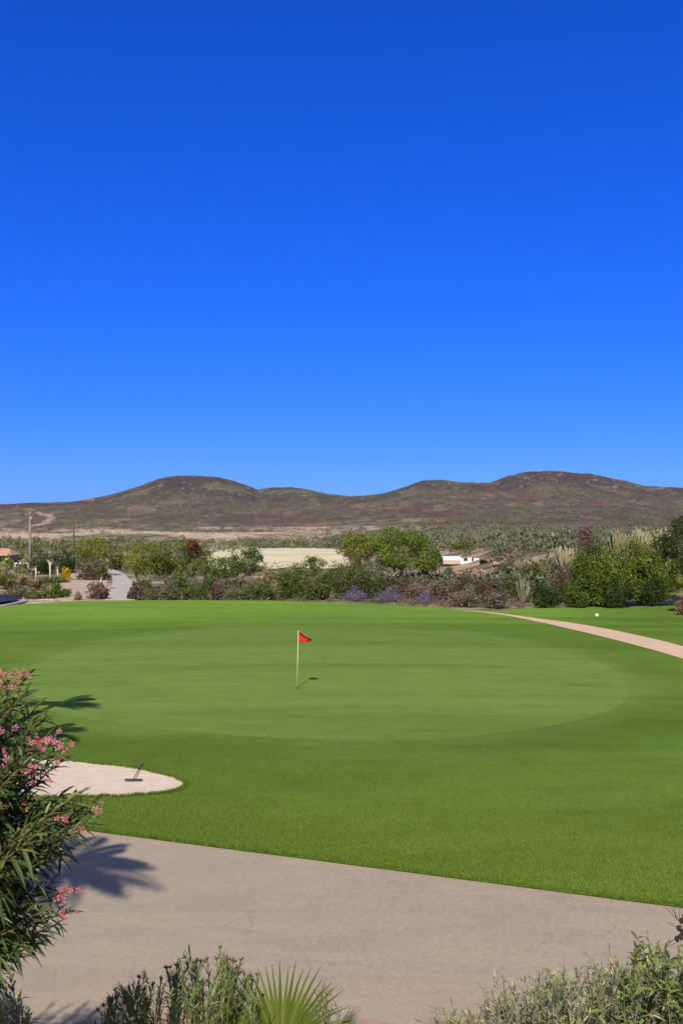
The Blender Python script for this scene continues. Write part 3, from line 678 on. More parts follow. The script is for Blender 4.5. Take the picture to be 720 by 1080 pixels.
# ------------------------------------------------------------------ plants behind the lawn, left to right
shrub(5, 603, 112, 26, 'olive', 'brownish olive shrub at the left edge below the orange roof', seed=1)
shrub(6, 592, 150, 12, 'yellow', 'small yellow flowering bush below the orange roof', 'bush', 'flowering_bush')
rosette(22, 603, 105, 34, 'agave', 'dry brown agave with arching leaves left of the pale pole', seed=1)
rosette(40, 607, 100, 34, 'agave', 'green agave with long leaves in front of the white trunks', seed=2, n=44)
rosette(10, 608, 98, 30, 'agave', 'large spiky agave above the pond at the left edge', seed=5, n=40)
rosette(60, 611, 96, 24, 'agave', 'small green agave left of the bare soil', seed=3)
shrub(20, 619, 92, 40, 'grey', 'wide grey green shrub behind the pond')
shrub(36, 622, 89, 26, 'olive', 'low pale olive shrub right of the pond')
shrub(55, 617, 90, 30, 'mid', 'dense green shrub at the lawn edge left of the bare soil')
shrub(69, 620, 92, 12, 'mid', 'narrow leafy bush on the edge of the bare soil')
shrub(60, 609, 116, 34, 'mid', 'broad green shrub at the foot of the white trunks')
shrub(45, 583, 140, 26, 'dark', 'rounded dark green bush between pale pole and white trunks', 'bush', 'bush')
shrub(68, 580, 142, 24, 'dark', 'dark bush behind the slim dark pole', 'bush', 'bush')
shrub(70, 598, 125, 11, 'yellow', 'small bright yellow flowering bush at the foot of the dark pole', 'bush', 'flowering_bush')
def white_tree(px, ytop, Y, fork, label, wpx=12):
    X = (px-360)/1000*Y; z0 = T1(X, Y); h = (560-ytop)/1000*Y+H-z0
    o = thing('white_trunk_tree', (X, Y, z0), label, 'tree', 'white trunked trees in the left garden')
    b = MB(); f = h*fork; r = np.random.default_rng(int(px)); cc = []
    b.tube([(0, 0, -.1), (.03, 0, f*.5), (0, 0, f)], [.13, .10, .10], 8)
    for s in (-1, -.35, .4, 1):
        e = Vector((s*wpx/2000*Y, r.uniform(-.4, .4), h*.93)); b.tube([(0, 0, f-.05), (s*.25, 0, f+(h-f)*.4), e], [.11, .07, .03], 6, False); cc.append(e)
    b.build('trunk', M['pale_bark'], o)
    n = 420; k = r.integers(0, 4, n); P = np.array([list(c) for c in cc])[k]+r.normal(0, .28, (n, 3))*np.array([1, 1, .6]); L = r.uniform(.2, .42, n)
    link('crown', npmesh('crown', *_d(P, unit(r.normal(size=(n, 3))), unit(r.normal(size=(n, 3))), L, L/2.2, np.clip(r.normal(.5, .2, n), 0, 1))), LM['grey'], o)
white_tree(38, 592, 118, .75, 'shortest white trunked tree, just right of the pale utility pole', 7)
white_tree(53, 585, 118, .6, 'white trunked tree with a forked top, middle of three', 13)
white_tree(61, 586, 119, .5, 'thin white trunked tree nearest the dark pole', 9)
tree(98, 565, 130, 40, 591, 'lime', 'round crowned yellow green tree right of the dark pole', seed=3, asp=2.6)
shrub(100, 589, 122, 40, 'brown', 'grey brown bush under the round crowned yellow green tree', 'bush', 'bush')
tree(107, 597, 100, 12, 605, 'olive', 'small thin trunked tree standing over the plum coloured shrub', bark='pale_bark')
shrub(103, 612, 88, 26, 'plum', 'plum coloured shrub between the bare soil and the grey road')
shrub(83, 622, 87, 8, 'tan', 'tiny straw coloured tuft on the bare soil', 'plant', 'tuft', stems=False)
shrub(122, 580, 150, 22, 'olive', 'slender olive bush behind the bend of the road', 'bush', 'bush')
tree(152, 570, 102, 50, 606, 'lime', 'leafy bright green tree beside the road bend', seed=8, trunks=2, asp=2.4)
tree(172, 581, 104, 26, 608, 'mid', 'narrow dark stemmed tree between bright green and red topped trees', trunks=2)
o = tree(203, 571, 106, 42, 607, 'mid', 'green tree with a red brown top', seed=4, trunks=2, asp=2.4)
r = np.random.default_rng(9); P, D, W, L, var, cc = cloud(r, (1.7, 1.3, 1.0), .22, 900, 12)
f = link('red_foliage', npmesh('red_foliage', *_d(P+np.array([.1, -.5, (560-588)/1000*106+H-o.location.z]), D, W, L, L/2, var)), LM['red'], o)
tree(236, 584, 103, 52, 612, 'mid', 'spreading mid green tree right of the red topped tree', seed=6, trunks=3)
tree(262, 577, 101, 36, 606, 'mid', 'taller pointed green tree at the left end of the pale field', seed=12, trunks=2, dens=1.1)
for a in ((143, 614, 88, 22, 'plum', 'reddish brown shrub at the right side of the road'), (160, 617, 86, 26, 'grey', 'pale grey green shrub right of the reddish brown one'),
          (153, 607, 96, 16, 'olive', 'olive shrub below the leafy bright green tree'),
          (182, 613, 88, 28, 'grey', 'greyish shrub below the narrow dark stemmed tree'), (205, 611, 86, 32, 'olive', 'olive shrub on the lawn edge below the red topped tree'),
          (190, 602, 96, 24, 'mid', 'dark green shrub in front of the red topped tree'),
          (229, 614, 86, 16, 'plum', 'small purple brown shrub under the spreading mid green tree'), (247, 616, 86, 24, 'grey', 'low grey shrub right of the purple brown one'),
          (268, 610, 86, 36, 'olive', 'grey olive shrub under the taller pointed tree'), (286, 612, 87, 20, 'tan', 'dry straw shrub left of the pale field gap'),
          (286, 596, 98, 26, 'tan', 'dry tan bush in front of the pale field'), (220, 604, 95, 22, 'mid', 'leafy green shrub between two trees, left of the spreading one')):
    shrub(*a)
shrub(305, 594, 90, 46, 'mid', 'wide green shrub in front of the pale field', dens=1.1)
tree(331, 587, 97, 30, 606, 'mid', 'small spiky topped tree in front of the pale field', asp=3, clumps=13)
shrub(333, 604, 88, 38, 'olive', 'rounded olive shrub below the small spiky topped tree')
shrub(280, 615, 86, 24, 'olive', 'small olive shrub at the left foot of the wide green shrub')
shrub(371, 585, 89, 58, 'olive', 'large round grey green bush left of the lavender', 'bush', 'bush', dens=1.25, seed=33)
tree(378, 559, 118, 46, 592, 'lime', 'yellow green tree behind the large round bush', seed=21, trunks=2)
tree(421, 555, 108, 68, 610, 'bright', 'biggest bright green tree at the centre of the lawn edge', seed=22, trunks=3, dens=1.35)
tree(446, 572, 106, 26, 608, 'bright', 'thinner bright green tree leaning right of the biggest one', seed=23, trunks=2, lean=.06)
shrub(348, 600, 100, 22, 'mid', 'dark shrub between spiky topped tree and large round bush')
for a in ((375, 620, 86, 36, 'purple', 'purple lavender bush in flower below the large round bush'), (410, 621, 85, 36, 'purple', 'purple lavender bush below the biggest bright green tree'), (446, 626, 83.2, 22, 'purple', 'smallest purple lavender bush, right of the other two')):
    shrub(*a, 'lavender', 'lavender_bush', 'lavender bushes along the lawn', leaf=.13, asp=3.5, upb=1.6)
for a in ((418, 605, 92, 32, 'brown', 'brown twiggy shrub under the biggest bright green tree'), (443, 610, 88, 30, 'mauve', 'mauve brown shrub behind the smallest lavender'),
          (398, 607, 93, 26, 'olive', 'olive shrub between large round bush and biggest green tree'),
          (466, 609, 84, 32, 'mauve', 'greyish mauve shrub left of the tall brown one'), (492, 603, 84, 40, 'brown', 'tall brown shrub at the start of the pink path'),
          (490, 618, 79, 46, 'mauve', 'mauve shrub on the lawn edge in front of the tall brown one'), (517, 608, 82, 36, 'brown', 'straw brown shrub right of the tall brown one'),
          (522, 620, 77.5, 36, 'mauve', 'pale mauve shrub beside the far end of the pink path'), (538, 604, 88, 26, 'olive', 'olive shrub left of the small pale cactus'),
          (470, 598, 112, 22, 'olive', 'olive bush left of the terracotta rubble'), (535, 592, 118, 30, 'grey', 'grey green bush right of the derelict building'),
          (560, 592, 104, 34, 'olive', 'olive bush behind the small pale cactus')):
    shrub(*a)
tree(510, 592, 141, 6, 599, 'dark', 'small dark tree growing before the broken white walls')
tree(488, 572, 176, 26, 585, 'mid', 'mid green tree behind the derelict white building')
tree(516, 573, 182, 26, 588, 'olive', 'olive tree behind the right end of the derelict building')
shrub(460, 579, 150, 14, 'olive', 'olive bush touching the left end of the derelict building')

# candelabra cacti
M['cactus'] = simple('pale_cactus_skin', (0.195, 0.188, 0.098), .8, .35, 2); M['cactus_tip'] = simple('cream_cactus_skin', (0.300, 0.262, 0.158), .85, .3, 2)
def cactus(px, ytop, ybase, Y, wpx, label, n=26, mat='cactus', seed=0):
    X = (px-360)/1000*Y; z0 = min(T1(X, Y), H+(560-ybase)/1000*Y); h = (560-ytop)/1000*Y+H-z0; wd = wpx/1000*Y
    r = random.Random(seed+int(px)); o = thing('candelabra_cactus', (X, Y, z0), label, 'cactus', 'candelabra cacti on the right slope')
    for k in range(n):
        a = r.uniform(0, 2*PI); q = math.sqrt(r.uniform(.02, 1)); ex, ey = math.cos(a)*q*wd/2, math.sin(a)*q*wd/2*.8; t = h*r.uniform(.66, 1)*(1-.3*q*q); R = r.uniform(.055, .085)*(Y/100); jx, jy = r.uniform(-.12, .12)*wd*.4, r.uniform(-.1, .1)
        MB().tube([(ex*.12, ey*.12, -.1), (ex*.5, ey*.5, h*.10+.1), (ex*.72+jx, ey*.72, t*.4), (ex*.92+jx, ey*.92+jy, t*.75), (ex+jx, ey+jy, t-.05), (ex+jx, ey+jy, t)], [R*.8, R, R, R*.95, R*.8, R*.3], 6).build('arm', M[mat], o)
    return o
cactus(551, 607, 630, 84, 16, 'small pale cactus left of the low dark bush', 22)
cactus(596, 573, 597, 104, 36, 'wide cream cactus clump above the low dark bush', 80, 'cactus_tip')
cactus(650, 556, 580, 114, 28, 'left cactus clump of the row above the big bush', 50)
cactus(674, 554, 580, 114, 28, 'middle cactus clump of the row above the big bush', 55, 'cactus_tip')
cactus(698, 552, 580, 114, 28, 'right cactus clump of the row, against the dark tree', 50, 'cactus_tip')
shrub(617, 556, 112, 22, 'plum', 'dry dark brown bush between the two groups of cacti', 'bush', 'bush')
shrub(612, 577, 100, 18, 'grey', 'blue grey bush right of the wide cream cactus clump', 'bush', 'bush')
shrub(590, 598, 84, 26, 'brown', 'bare twiggy brown shrub between low dark bush and big bush')
shrub(574, 611, 76, 44, 'dark', 'low dark green bush right of the pink path end', 'bush', 'bush', dens=1.3, asp=1.6)
shrub(630, 571, 77, 84, 'fresh', 'big rounded green bush lit on its left side', 'bush', 'bush', dens=2.2, seed=41, leaf=.17, clumps=60)
shrub(676, 565, 79, 92, 'fresh', 'biggest green bush below the cactus row', 'bush', 'bush', dens=2.2, seed=42, leaf=.17, clumps=64)
shrub(606, 607, 75.5, 34, 'mid', 'dense green bush at the left foot of the big rounded bush', 'bush', 'bush', dens=1.2)
shrub(648, 606, 75, 44, 'dark', 'dark bush at the lawn edge in front of the biggest green bush', 'bush', 'bush', dens=1.3)
shrub(690, 604, 76, 36, 'dark', 'deep green bush between biggest bush and small palm', 'bush', 'bush', dens=1.3)
tree(723, 538, 80, 66, 628, 'dark', 'tall dark evergreen tree at the right edge', seed=51, dens=1.4, leaf=.17)
# small fan palm and red flowers at the right edge
def fan(o, name, hub, axis, nrm, R, n, spread, mat, r, split=.5, cup=.18, width=1.0):
    """one fan leaf: pleated segments joined near the hub and free towards the tips"""
    axis = Vector(axis).normalized(); nrm = Vector(nrm); nrm = (nrm-axis*nrm.dot(axis)).normalized(); side = axis.cross(nrm).normalized(); hub = Vector(hub)
    V = []; F = []; vv = []; da = spread/n
    for k in range(n):
        a = -spread/2+(k+.5)*da; l = R*(1-.22*(abs(a)/(spread/2))**2)*r.uniform(.93, 1.04); a += r.uniform(-.1, .1)*da
        d = axis*math.cos(a)+side*math.sin(a); s = -axis*math.sin(a)+side*math.cos(a)
        val = float(np.clip(r.normal(.5, .16), 0, 1)); b0 = len(V); sag = r.uniform(.6, 1.4)
        for t in (.02, split*.5, split, (1+split)/2, 1.0):
            wv = math.tan(da/2)*t*l*1.02 if t <= split else math.tan(da/2)*split*l*1.02*(1-(t-split)/(1-split))**.8
            wv *= width if t > split else 1; wv = max(wv, .0015)
            c = hub+d*l*t+nrm*(cup*R*t*t*math.cos(a)*.6)+Vector((0, 0, -.16*R*sag*max(0, t-split)**2*4*.5))
            rib = nrm*(-.35*wv)
            V += [c-s*wv, c+rib, c+s*wv]; vv += [val, min(1, val+.12), val]
        for j in range(4):
            q = b0+j*3; F += [(q, q+1, q+4, q+3), (q+1, q+2, q+5, q+4)]
    return link(name, npmesh(name, np.array([list(v) for v in V]), F, 4, vv), mat, o)
r = np.random.default_rng(5)
Y = 70; X = (722-360)/1000*Y; z0 = LH(X, Y); o = thing('fan_palm', (X, Y, z0), 'small bright fan palm in front of the dark tree at the right edge', 'palm')
MB().tube([(0, 0, -.05), (.02, 0, .7), (0, 0, 1.5)], [.17, .14, .12], 9).build('trunk', M['bark'], o)
for k in range(15):
    a = r.uniform(0, 2*PI); e = r.uniform(-.25, 1.2); d = Vector((math.cos(a)*math.cos(e), math.sin(a)*math.cos(e), math.sin(e)))
    lf = fan(o, 'leaf', Vector((0, 0, 1.55))+d*.55, d, Vector((0, 0, 1))+d*.3, .85, 14, 3.4, LM['lime'], r)
    MB().tube([(0, 0, 1.45), Vector((0, 0, 1.55))+d*.55], .018, 4, False).build('stalk', M['green_stem'], lf)
PAL2 = leafmat('red_flower_leaves', [(.07, .055, .02), (.16, .075, .045), (.30, .11, .08), (.34, .27, .2)], .6, .15); LM['redflower'] = PAL2
shrub(718, 631, 68, 18, 'redflower', 'low red flowering plant at the foot of the small fan palm', 'plant', 'flowering_plant', leaf=.14)

# tee marker
x, y = gnd(629, 651, 0); o = thing('tee_marker', (x, y, LH(x, y)), 'round white marker ball on the grass beyond the pink path', 'marker')
b = MB(); rr = .125; b.lathe((0, 0, .05), [(rr*math.sin(PI*i/12), rr*(1-math.cos(PI*i/12))) for i in range(13)], 16); b.build('ball', simple('marker_white', (.82, .82, .66), .4, .04, 8), o)
MB().tube([(0, 0, -.05), (0, 0, .07)], [.02, .03], 8).build('spike', M['tin'], o)

# ------------------------------------------------------------------ flag, rake
x, y = gnd(313, 729.5, .2); zl = LH(x, y)+.024
o = thing('golf_flag', (x, y, zl), 'red golf flag on a thin pale pole standing in the putting green', 'golf flag')
ht = (729.5-669)/1000*y
mpole = simple('flagstick_paint', (.72, .70, .45), .4, .05, 4)
MB().tube([(0, 0, -.05), (.03, 0, ht*.5), (.055, 0, ht)], [.013, .012, .010], 8).build('pole', mpole, o)
mf, tf, bf, of = newmat('flag_cloth'); bf.inputs['Base Color'].default_value = (.62, .018, .022, 1); bf.inputs['Roughness'].default_value = .7
trn = N(tf, 'ShaderNodeBsdfTranslucent'); trn.inputs['Color'].default_value = (.7, .02, .02, 1); mx = N(tf, 'ShaderNodeMixShader', Fac=.2)
tf.links.new(bf.outputs[0], mx.inputs[1]); tf.links.new(trn.outputs[0], mx.inputs[2]); tf.links.new(mx.outputs[0], of.inputs['Surface'])
fh, fw = .45, .50
def clothpt(u, v, off=0):       # u along the fly, v down the hoist; the fly end sags
    px_ = .055+fw*u*(.96-.25*v*0); sag = .50*u*(1-.12*v)
    top = ht-.01; hgt = fh*(1-.78*u)
    return Vector((px_, .06*math.sin(u*7+v*1.2)*(.3+u)+off, top-sag*fh*1.42-v*hgt))
n1, n2 = 16, 10; b = MB(); b.v = [clothpt(i/n1, j/n2) for j in range(n2+1) for i in range(n1+1)]
b.f = [(j*(n1+1)+i, j*(n1+1)+i+1, (j+1)*(n1+1)+i+1, (j+1)*(n1+1)+i) for j in range(n2) for i in range(n1)]
fl = b.build('flag', mf, o); sm = fl.modifiers.new('thickness', 'SOLIDIFY'); sm.thickness = .004
b = MB(); k = 0                    # the dark mark running along the sagging edge
for i in range(15): b.v += [clothpt(.10+.84*i/14, .02+.10*math.sin(i/14*PI), -.012), clothpt(.10+.84*i/14, .22+.16*math.sin(i/14*PI), -.012)]
b.f = [(2*i, 2*i+2, 2*i+3, 2*i+1) for i in range(14)]; b.build('dark_mark', simple('flag_mark', (.03, .012, .012), .7), fl)
MB().lathe((0, 0, .0), [(.054, -.06), (.054, .003), (.05, .004), (.045, .001)], 16).build('cup', M['void'], o)

x0, y0 = gnd(141, 831, -.1); zs = LH(x0, y0)+.02; x1, y1 = gnd(151.5, 811, -.1)
o = thing('bunker_rake', (x0, y0, zs), 'dark bunker rake lying on the pale sand', 'rake')
mr = simple('rake_dark', (.035, .035, .04), .5, .2, 10)
hd = MB().box((0, 0, .05), (.42, .03, .035)).build('head', mr, o, False)
tt = MB()
for k in range(11): tt.tube([(-.185+k*.037, 0, .045), (-.185+k*.037, -.01, -.01)], [.008, .004], 5)
tt.build('teeth', mr, hd)
e = Vector((x1-x0, y1-y0, .05)); MB().tube([(0, .01, .07), e*.5+Vector((0, 0, .05)), e], [.011, .011, .010], 7).build('handle', mr, o)
MB().tube([e*.86+Vector((0, 0, .013)), e*1.01], .014, 7).build('grip', M['tin'], o)

# ------------------------------------------------------------------ tall palms just outside the left edge: their shadows lie on the track and the green
LM['palm'] = leafmat('palm_fronds', [(.04, .06, .012), (.08, .11, .02), (.12, .15, .03)], .5, .15)
def palm(x, y, h, R, label, seed, n=22):
    z0 = float(bankh(np.array([x]), np.array([y]))[0]) if y < 12 else LH(x, y); r = np.random.default_rng(seed)
    o = thing('palm_tree', (x, y, z0), label, 'palm', 'tall palms at the left'); hh = h-z0
    MB().tube([(0, 0, -.2), (.05, 0, hh*.5), (0, 0, hh)], [.2, .15, .13], 10).build('trunk', M['bark'], o)
    for k in range(n):
        a = k*2.4+r.uniform(-.2, .2); a -= .55*math.sin(a); e = r.uniform(-.3, 1.15); l = R*r.uniform(.85, 1.1); pts = []
        for i in range(9):
            t = i/8; pts.append(Vector((math.cos(a)*l*t*math.cos(e), math.sin(a)*l*t*math.cos(e), hh+l*t*math.sin(e)-.42*l*t*t)))
        m = 46; ti = np.linspace(.14, 1, m); PP = np.array([[np.interp(q, np.linspace(0, 1, 9), [p[c] for p in pts]) for c in range(3)] for q in ti])
        dirv = unit(np.gradient(PP, axis=0)); sd = unit(np.cross(dirv, np.array([[0, 0, 1.0]])))
        P = np.concatenate([PP, PP]); D = np.concatenate([sd*.8+dirv*.6, -sd*.8+dirv*.6])+np.array([[0, 0, .1]]); L = np.tile(R*.20*np.sin(np.pi*np.clip(ti*.9+.1, 0, 1))**.6+.05, 2)
        V, F, v = blades(P, D, np.tile([0, 0, 1.0], (2*m, 1)), L, L*.075, np.clip(r.normal(.5, .2, 2*m), 0, 1), .3)
        fr = link('frond', npmesh('frond', V, F, 3, v), LM['palm'], o); MB().tube(pts, [.03-.003*i for i in range(9)], 5, False).build('rib', M['green_stem'], fr)
palm(-6.9, 6.3, 9.0, 2.3, 'tall feather palm on the planted bank beyond the left edge', 1, 17)
palm(-11.4, 20.2, 10.0, 1.8, 'tallest feather palm beyond the left edge of the lawn', 2, 13)
palm(-10.2, 19.0, 7.2, 1.7, 'shorter feather palm beside the tallest one beyond the left edge', 3, 12)

# ------------------------------------------------------------------ leafy shrubs of the foreground, grown stem by stem
def grow(o, tips, base, r, mat, stemmat, node=.03, per=3, L=(.10, .15), asp=7, frac=.55, ang=.75, droop=.3, r0=.011, maxlen=None, bend=.25, side=2, leafname='leaves', fold=.25, var0=.45):
    """stems rise from base to each tip, whorls of leaves along their outer part, a few leafy side shoots"""
    b = MB(); Ps = []; Ds = []; Ls = []; Vs = []; O = o.location
    def whorls(a, c, e, t0, amount):
        ln = (c-a).length+(e-c).length; k = max(3, int(ln*(1-t0)/node)); sv = r.normal(0, .12)
        for i in range(k):
            t = t0+(1-t0)*(i+.5)/k; p = a*(1-t)**2+c*2*t*(1-t)+e*t*t; d = ((c-a)*(1-t)+(e-c)*t).normalized()
            s = d.cross(Vector((.2, .3, .93))); s = s.normalized() if s.length > 1e-3 else Vector((1, 0, 0)); u = d.cross(s); ph = i*1.05+r.uniform(0, .6)
            for q in range(per):
                th = ph+2*PI*q/per+r.normal(0, .2); A = ang*(1-.55*((t-t0)/(1-t0))**3)+r.normal(0, .28)
                Ds.append(d*math.cos(A)+(s*math.cos(th)+u*math.sin(th))*math.sin(A)+Vector(r.normal(0, .16, 3))); Ps.append(p); Ls.append(r.uniform(*L)*(1-.3*(t > .93))); Vs.append(np.clip(var0+sv+r.normal(0, .17)+.12*(t > .9), 0, 1))
    for tp in tips:
        tp = Vector(tp)-O; bs = Vector(base(tp) if callable(base) else base)
        c = bs.lerp(tp, .5)+Vector((r.normal(0, .12), r.normal(0, .12), bend*(tp-bs).length))
        ln = (tp-bs).length; t0 = max(frac, 1-(maxlen or 9)/ln)
        pts = [bs*(1-t)**2+c*2*t*(1-t)+tp*t*t for t in np.linspace(0, 1, 9)]
        b.tube(pts, [r0*(1-.8*t)+.0012 for t in np.linspace(0, 1, 9)], 5, False)
        whorls(bs, c, tp, t0, 1)
        for q in range(side):
            t = r.uniform(max(.3, t0-.15), .85); p = bs*(1-t)**2+c*2*t*(1-t)+tp*t*t; d = ((c-bs)*(1-t)+(tp-c)*t).normalized()
            e = p+(d+Vector(r.normal(0, .55, 3))).normalized()*r.uniform(.12, .3)*min(1, ln); m = p.lerp(e, .5)+Vector((0, 0, .02))
            b.tube([p, m, e], [r0*.4, r0*.28, .0012], 4, False); whorls(p, m, e, .25, 1)
    b.build('stems', stemmat, o)
    Ps = np.array([list(p) for p in Ps]); Ds = np.array([list(p) for p in Ds]); Ls = np.array(Ls)
    Nn = np.tile([0, 0, 1.0], (len(Ps), 1))+r.normal(0, .35, (len(Ps), 3))
    V, F, v = blades(Ps, Ds, Nn, Ls, Ls/asp, np.array(Vs), droop, fold)
    return link(leafname, npmesh(leafname, V, F, 3, v), mat, o)

# oleander
LM['oleander'] = leafmat('oleander_leaves', [(0.021, 0.041, 0.011), (0.052, 0.085, 0.023), (0.096, 0.137, 0.036), (0.200, 0.229, 0.068)], .42, .22, .35)
M['petal'] = None
def petalmat(name, a, b_):
    return leafmat(name, [a, tuple((x+y)/2 for x, y in zip(a, b_)), b_], .6, .35, .2)
PT = {'pink': petalmat('pink_petals', (0.527, 0.085, 0.204), (0.680, 0.272, 0.391)), 'salmon': petalmat('salmon_petals', (0.340, 0.102, 0.085), (0.527, 0.289, 0.212)), 'rose': petalmat('rose_petals', (0.510, 0.085, 0.111), (0.663, 0.221, 0.238))}
r = np.random.default_rng(12)
ob = Vector((-3.5, 4.9, float(bankh(np.array([-3.5]), np.array([4.9]))[0])))
ole = thing('oleander', ob, 'pink flowering oleander shrub at the left edge of the track', 'shrub')
tips = []
edge = [(2, 712), (14, 712), (24, 716), (33, 708), (38, 724), (30, 735), (42, 742), (55, 752), (48, 760), (58, 768), (60, 778), (46, 788), (64, 790), (62, 800), (52, 806), (34, 812), (40, 822), (52, 836),
        (66, 832), (74, 838), (86, 834), (92, 842), (104, 840), (106, 852), (100, 862), (88, 872), (80, 866), (70, 872), (60, 858), (58, 884), (50, 896), (40, 908), (54, 905), (62, 930), (72, 938), (66, 950), (74, 958), (60, 972), (48, 976), (42, 990), (36, 966), (28, 955), (22, 976), (14, 990), (6, 996), (30, 930), (44, 935)]
for px_, py_ in edge: tips.append(at(px_-4+r.normal(0, 2), py_+4+r.normal(0, 2), r.uniform(4.7, 5.3)))
for k in range(74):
    py_ = r.uniform(715, 985); lim = np.interp(py_, [705, 740, 775, 810, 840, 870, 900, 930, 960, 1000], [25, 35, 48, 35, 70, 70, 40, 38, 36, 8])
    tips.append(at(lim-abs(r.normal(0, 75))-3, py_, r.uniform(4.5, 6.0)))
def obase(tp): return Vector((r.normal(0, .28), r.normal(0, .25), -.05))
grow(ole, tips, obase, r, LM['oleander'], M['twig'], node=.047, per=3, L=(.11, .19), asp=7, frac=.45, maxlen=.55, ang=.9, droop=.24, r0=.012, bend=.16, side=3)
def flower(o, c, R, d, mat, r, name='flower'):
    d = Vector(d).normalized(); s = d.cross(Vector((.1, .2, 1))).normalized(); u = d.cross(s); V = []; F = []; vv = []; ph = r.uniform(0, 6)
    for k in range(5):
        a = ph+k*2*PI/5; e = s*math.cos(a)+u*math.sin(a); g = -s*math.sin(a)+u*math.cos(a); b0 = len(V)
        for t, wv, up in ((.06, .05, 0), (.45, .15, .16), (.8, .24, .22), (1, .08, .06)):
            V += [Vector(c)+e*R*t+d*R*(up+.25)-g*R*wv, Vector(c)+e*R*t+d*R*(up+.2)+g*R*(wv+.05)]; vv += [.15+.8*t]*2
        for j in range(3): q = b0+j*2; F.append((q, q+1, q+3, q+2))
    return [list(v) for v in V], F, vv
def cluster(o, px_, py_, Y, n, mat, R=.018, spr=.024):
    c0 = at(px_, py_, Y)-o.location
    for k in range(n):
        q = c0+Vector(r.normal(0, spr, 3)) if n > 1 else c0
        d = Vector((r.normal(.1, .5), r.normal(-.8, .4), r.normal(.4, .4))); v, f, a_ = flower(o, q, R*r.uniform(.75, 1.15), d, mat, r)
        link('flower', npmesh('flower', np.array(v), f, 4, a_), mat, o)
for px_, py_, n, m_ in ((4, 712, 6, 'rose'), (14, 716, 5, 'salmon'), (22, 712, 3, 'salmon'), (32, 713, 1, 'salmon'), (8, 724, 3, 'salmon'), (14, 763, 2, 'pink'), (3, 769, 4, 'pink'), (3, 799, 6, 'pink'), (31, 785, 3, 'salmon'),
                        (44, 777, 4, 'pink'), (40, 784, 3, 'rose'), (57, 777, 3, 'pink'), (56, 787, 5, 'pink'), (65, 785, 3, 'rose'), (62, 797, 3, 'rose'), (30, 812, 3, 'pink'), (38, 814, 4, 'rose'), (42, 818, 2, 'pink'),
                        (4, 847, 3, 'salmon'), (27, 850, 3, 'rose'), (72, 864, 4, 'rose'), (84, 873, 4, 'salmon'), (104, 851, 3, 'salmon'), (64, 940, 3, 'rose'), (61, 950, 4, 'rose'), (65, 957, 2, 'pink'), (74, 961, 3, 'rose'), (75, 944, 2, 'rose')):
    cluster(ole, px_, py_, 4.72, n, PT[m_])

def dup(root, loc, rz, sc, label, group=None):
    q = root.copy(); C.objects.link(q); q.location = loc; q.rotation_euler = (0, 0, rz); q.scale = (sc, sc, sc); q['label'] = label
    for ch in list(root.children): k = ch.copy(); C.objects.link(k); k.parent = q
    return q
dup(ole, (-5.15, 3.95, 2.4), .9, 1.08, 'second pink oleander standing beyond the left edge of the photo')
# shrub with brown seed heads, bottom left of the middle
LM['narrow'] = leafmat('narrow_leaves', [(0.062, 0.094, 0.029), (0.149, 0.194, 0.058), (0.250, 0.302, 0.094), (0.423, 0.418, 0.158)], .5, .2, .3)
LM['pale'] = leafmat('pale_leaves', [(0.101, 0.109, 0.066), (0.202, 0.218, 0.115), (0.328, 0.333, 0.181), (0.656, 0.575, 0.264)], .5, .25, .3)
LM['deep'] = leafmat('deep_leaves', [(0.048, 0.068, 0.026), (0.112, 0.143, 0.039), (0.224, 0.262, 0.072), (0.340, 0.360, 0.110)], .45, .2, .35)
def bankshrub(name, px_, Y, label, outline, pxr, n, mat, stemmat, seed, Yj=.5, depth=80, cat='shrub', **kw):
    rr = np.random.default_rng(seed); X = (px_-360)/1000*Y; z = float(bankh(np.array([X]), np.array([Y]))[0])
    o = thing(name, (X, Y, z), label, cat); tips = []; ox = [p[0] for p in outline]; oy = [p[1] for p in outline]
    for k in range(n):
        q = rr.uniform(*pxr); t = np.interp(q, ox, oy); d = abs(rr.normal(0, .45))*depth if k > n*.3 else rr.uniform(0, 7)
        tips.append(at(q, t+d+4-(rr.uniform(0, 18) if rr.uniform() < .13 else 0), Y+rr.normal(0, Yj)))
    wid = (pxr[1]-pxr[0])/1000*Y
    def bs(tp): return Vector((tp.x*.72+rr.normal(0, .05), tp.y*.6+rr.normal(0, .06), float(bankh(np.array([X+tp.x*.72]), np.array([Y+tp.y*.6]))[0])-z-.03))
    grow(o, tips, bs, rr, mat, stemmat, **kw); return o, tips, rr
o, tips, rr = bankshrub('seedhead_shrub', 195, 7.0, 'narrow leaved green shrub with brown seed heads left of the fan palm', [(100, 1062), (118, 1046), (132, 1036), (150, 1034), (165, 1030), (178, 1010), (195, 1006), (215, 1008), (228, 1004), (245, 1008), (258, 1018), (272, 1034), (285, 1050)], (102, 282), 118, LM['narrow'], M['green_stem'], 61,
    node=.022, per=2, L=(.055, .105), asp=9, frac=.3, maxlen=.45, ang=.5, droop=.1, r0=.006, bend=.05, side=1)
for k, tp in enumerate(tips[:62]):
    b = MB(); c = tp-o.location
    for q in range(7):
        d = Vector(rr.normal(0, 1, 3)); d.z = abs(d.z)*.8; d.normalize(); b.tube([c, c+d*.010, c+d*rr.uniform(.018, .03)], [.003, .0055, .001], 5, False)
    b.build('seed_head', M['twig'], o)
bankshrub('leafy_plant', 10, 7.2, 'small yellow green plant in the bottom left corner', [(-60, 1045), (0, 1042), (12, 1046), (24, 1052), (34, 1068), (44, 1082)], (-60, 40), 80, LM['pale'], M['green_stem'], 62, node=.03, per=2, L=(.05, .09), asp=4, frac=.3, ang=.9, droop=.15, r0=.005, bend=.05, side=2, cat='plant', var0=.62)
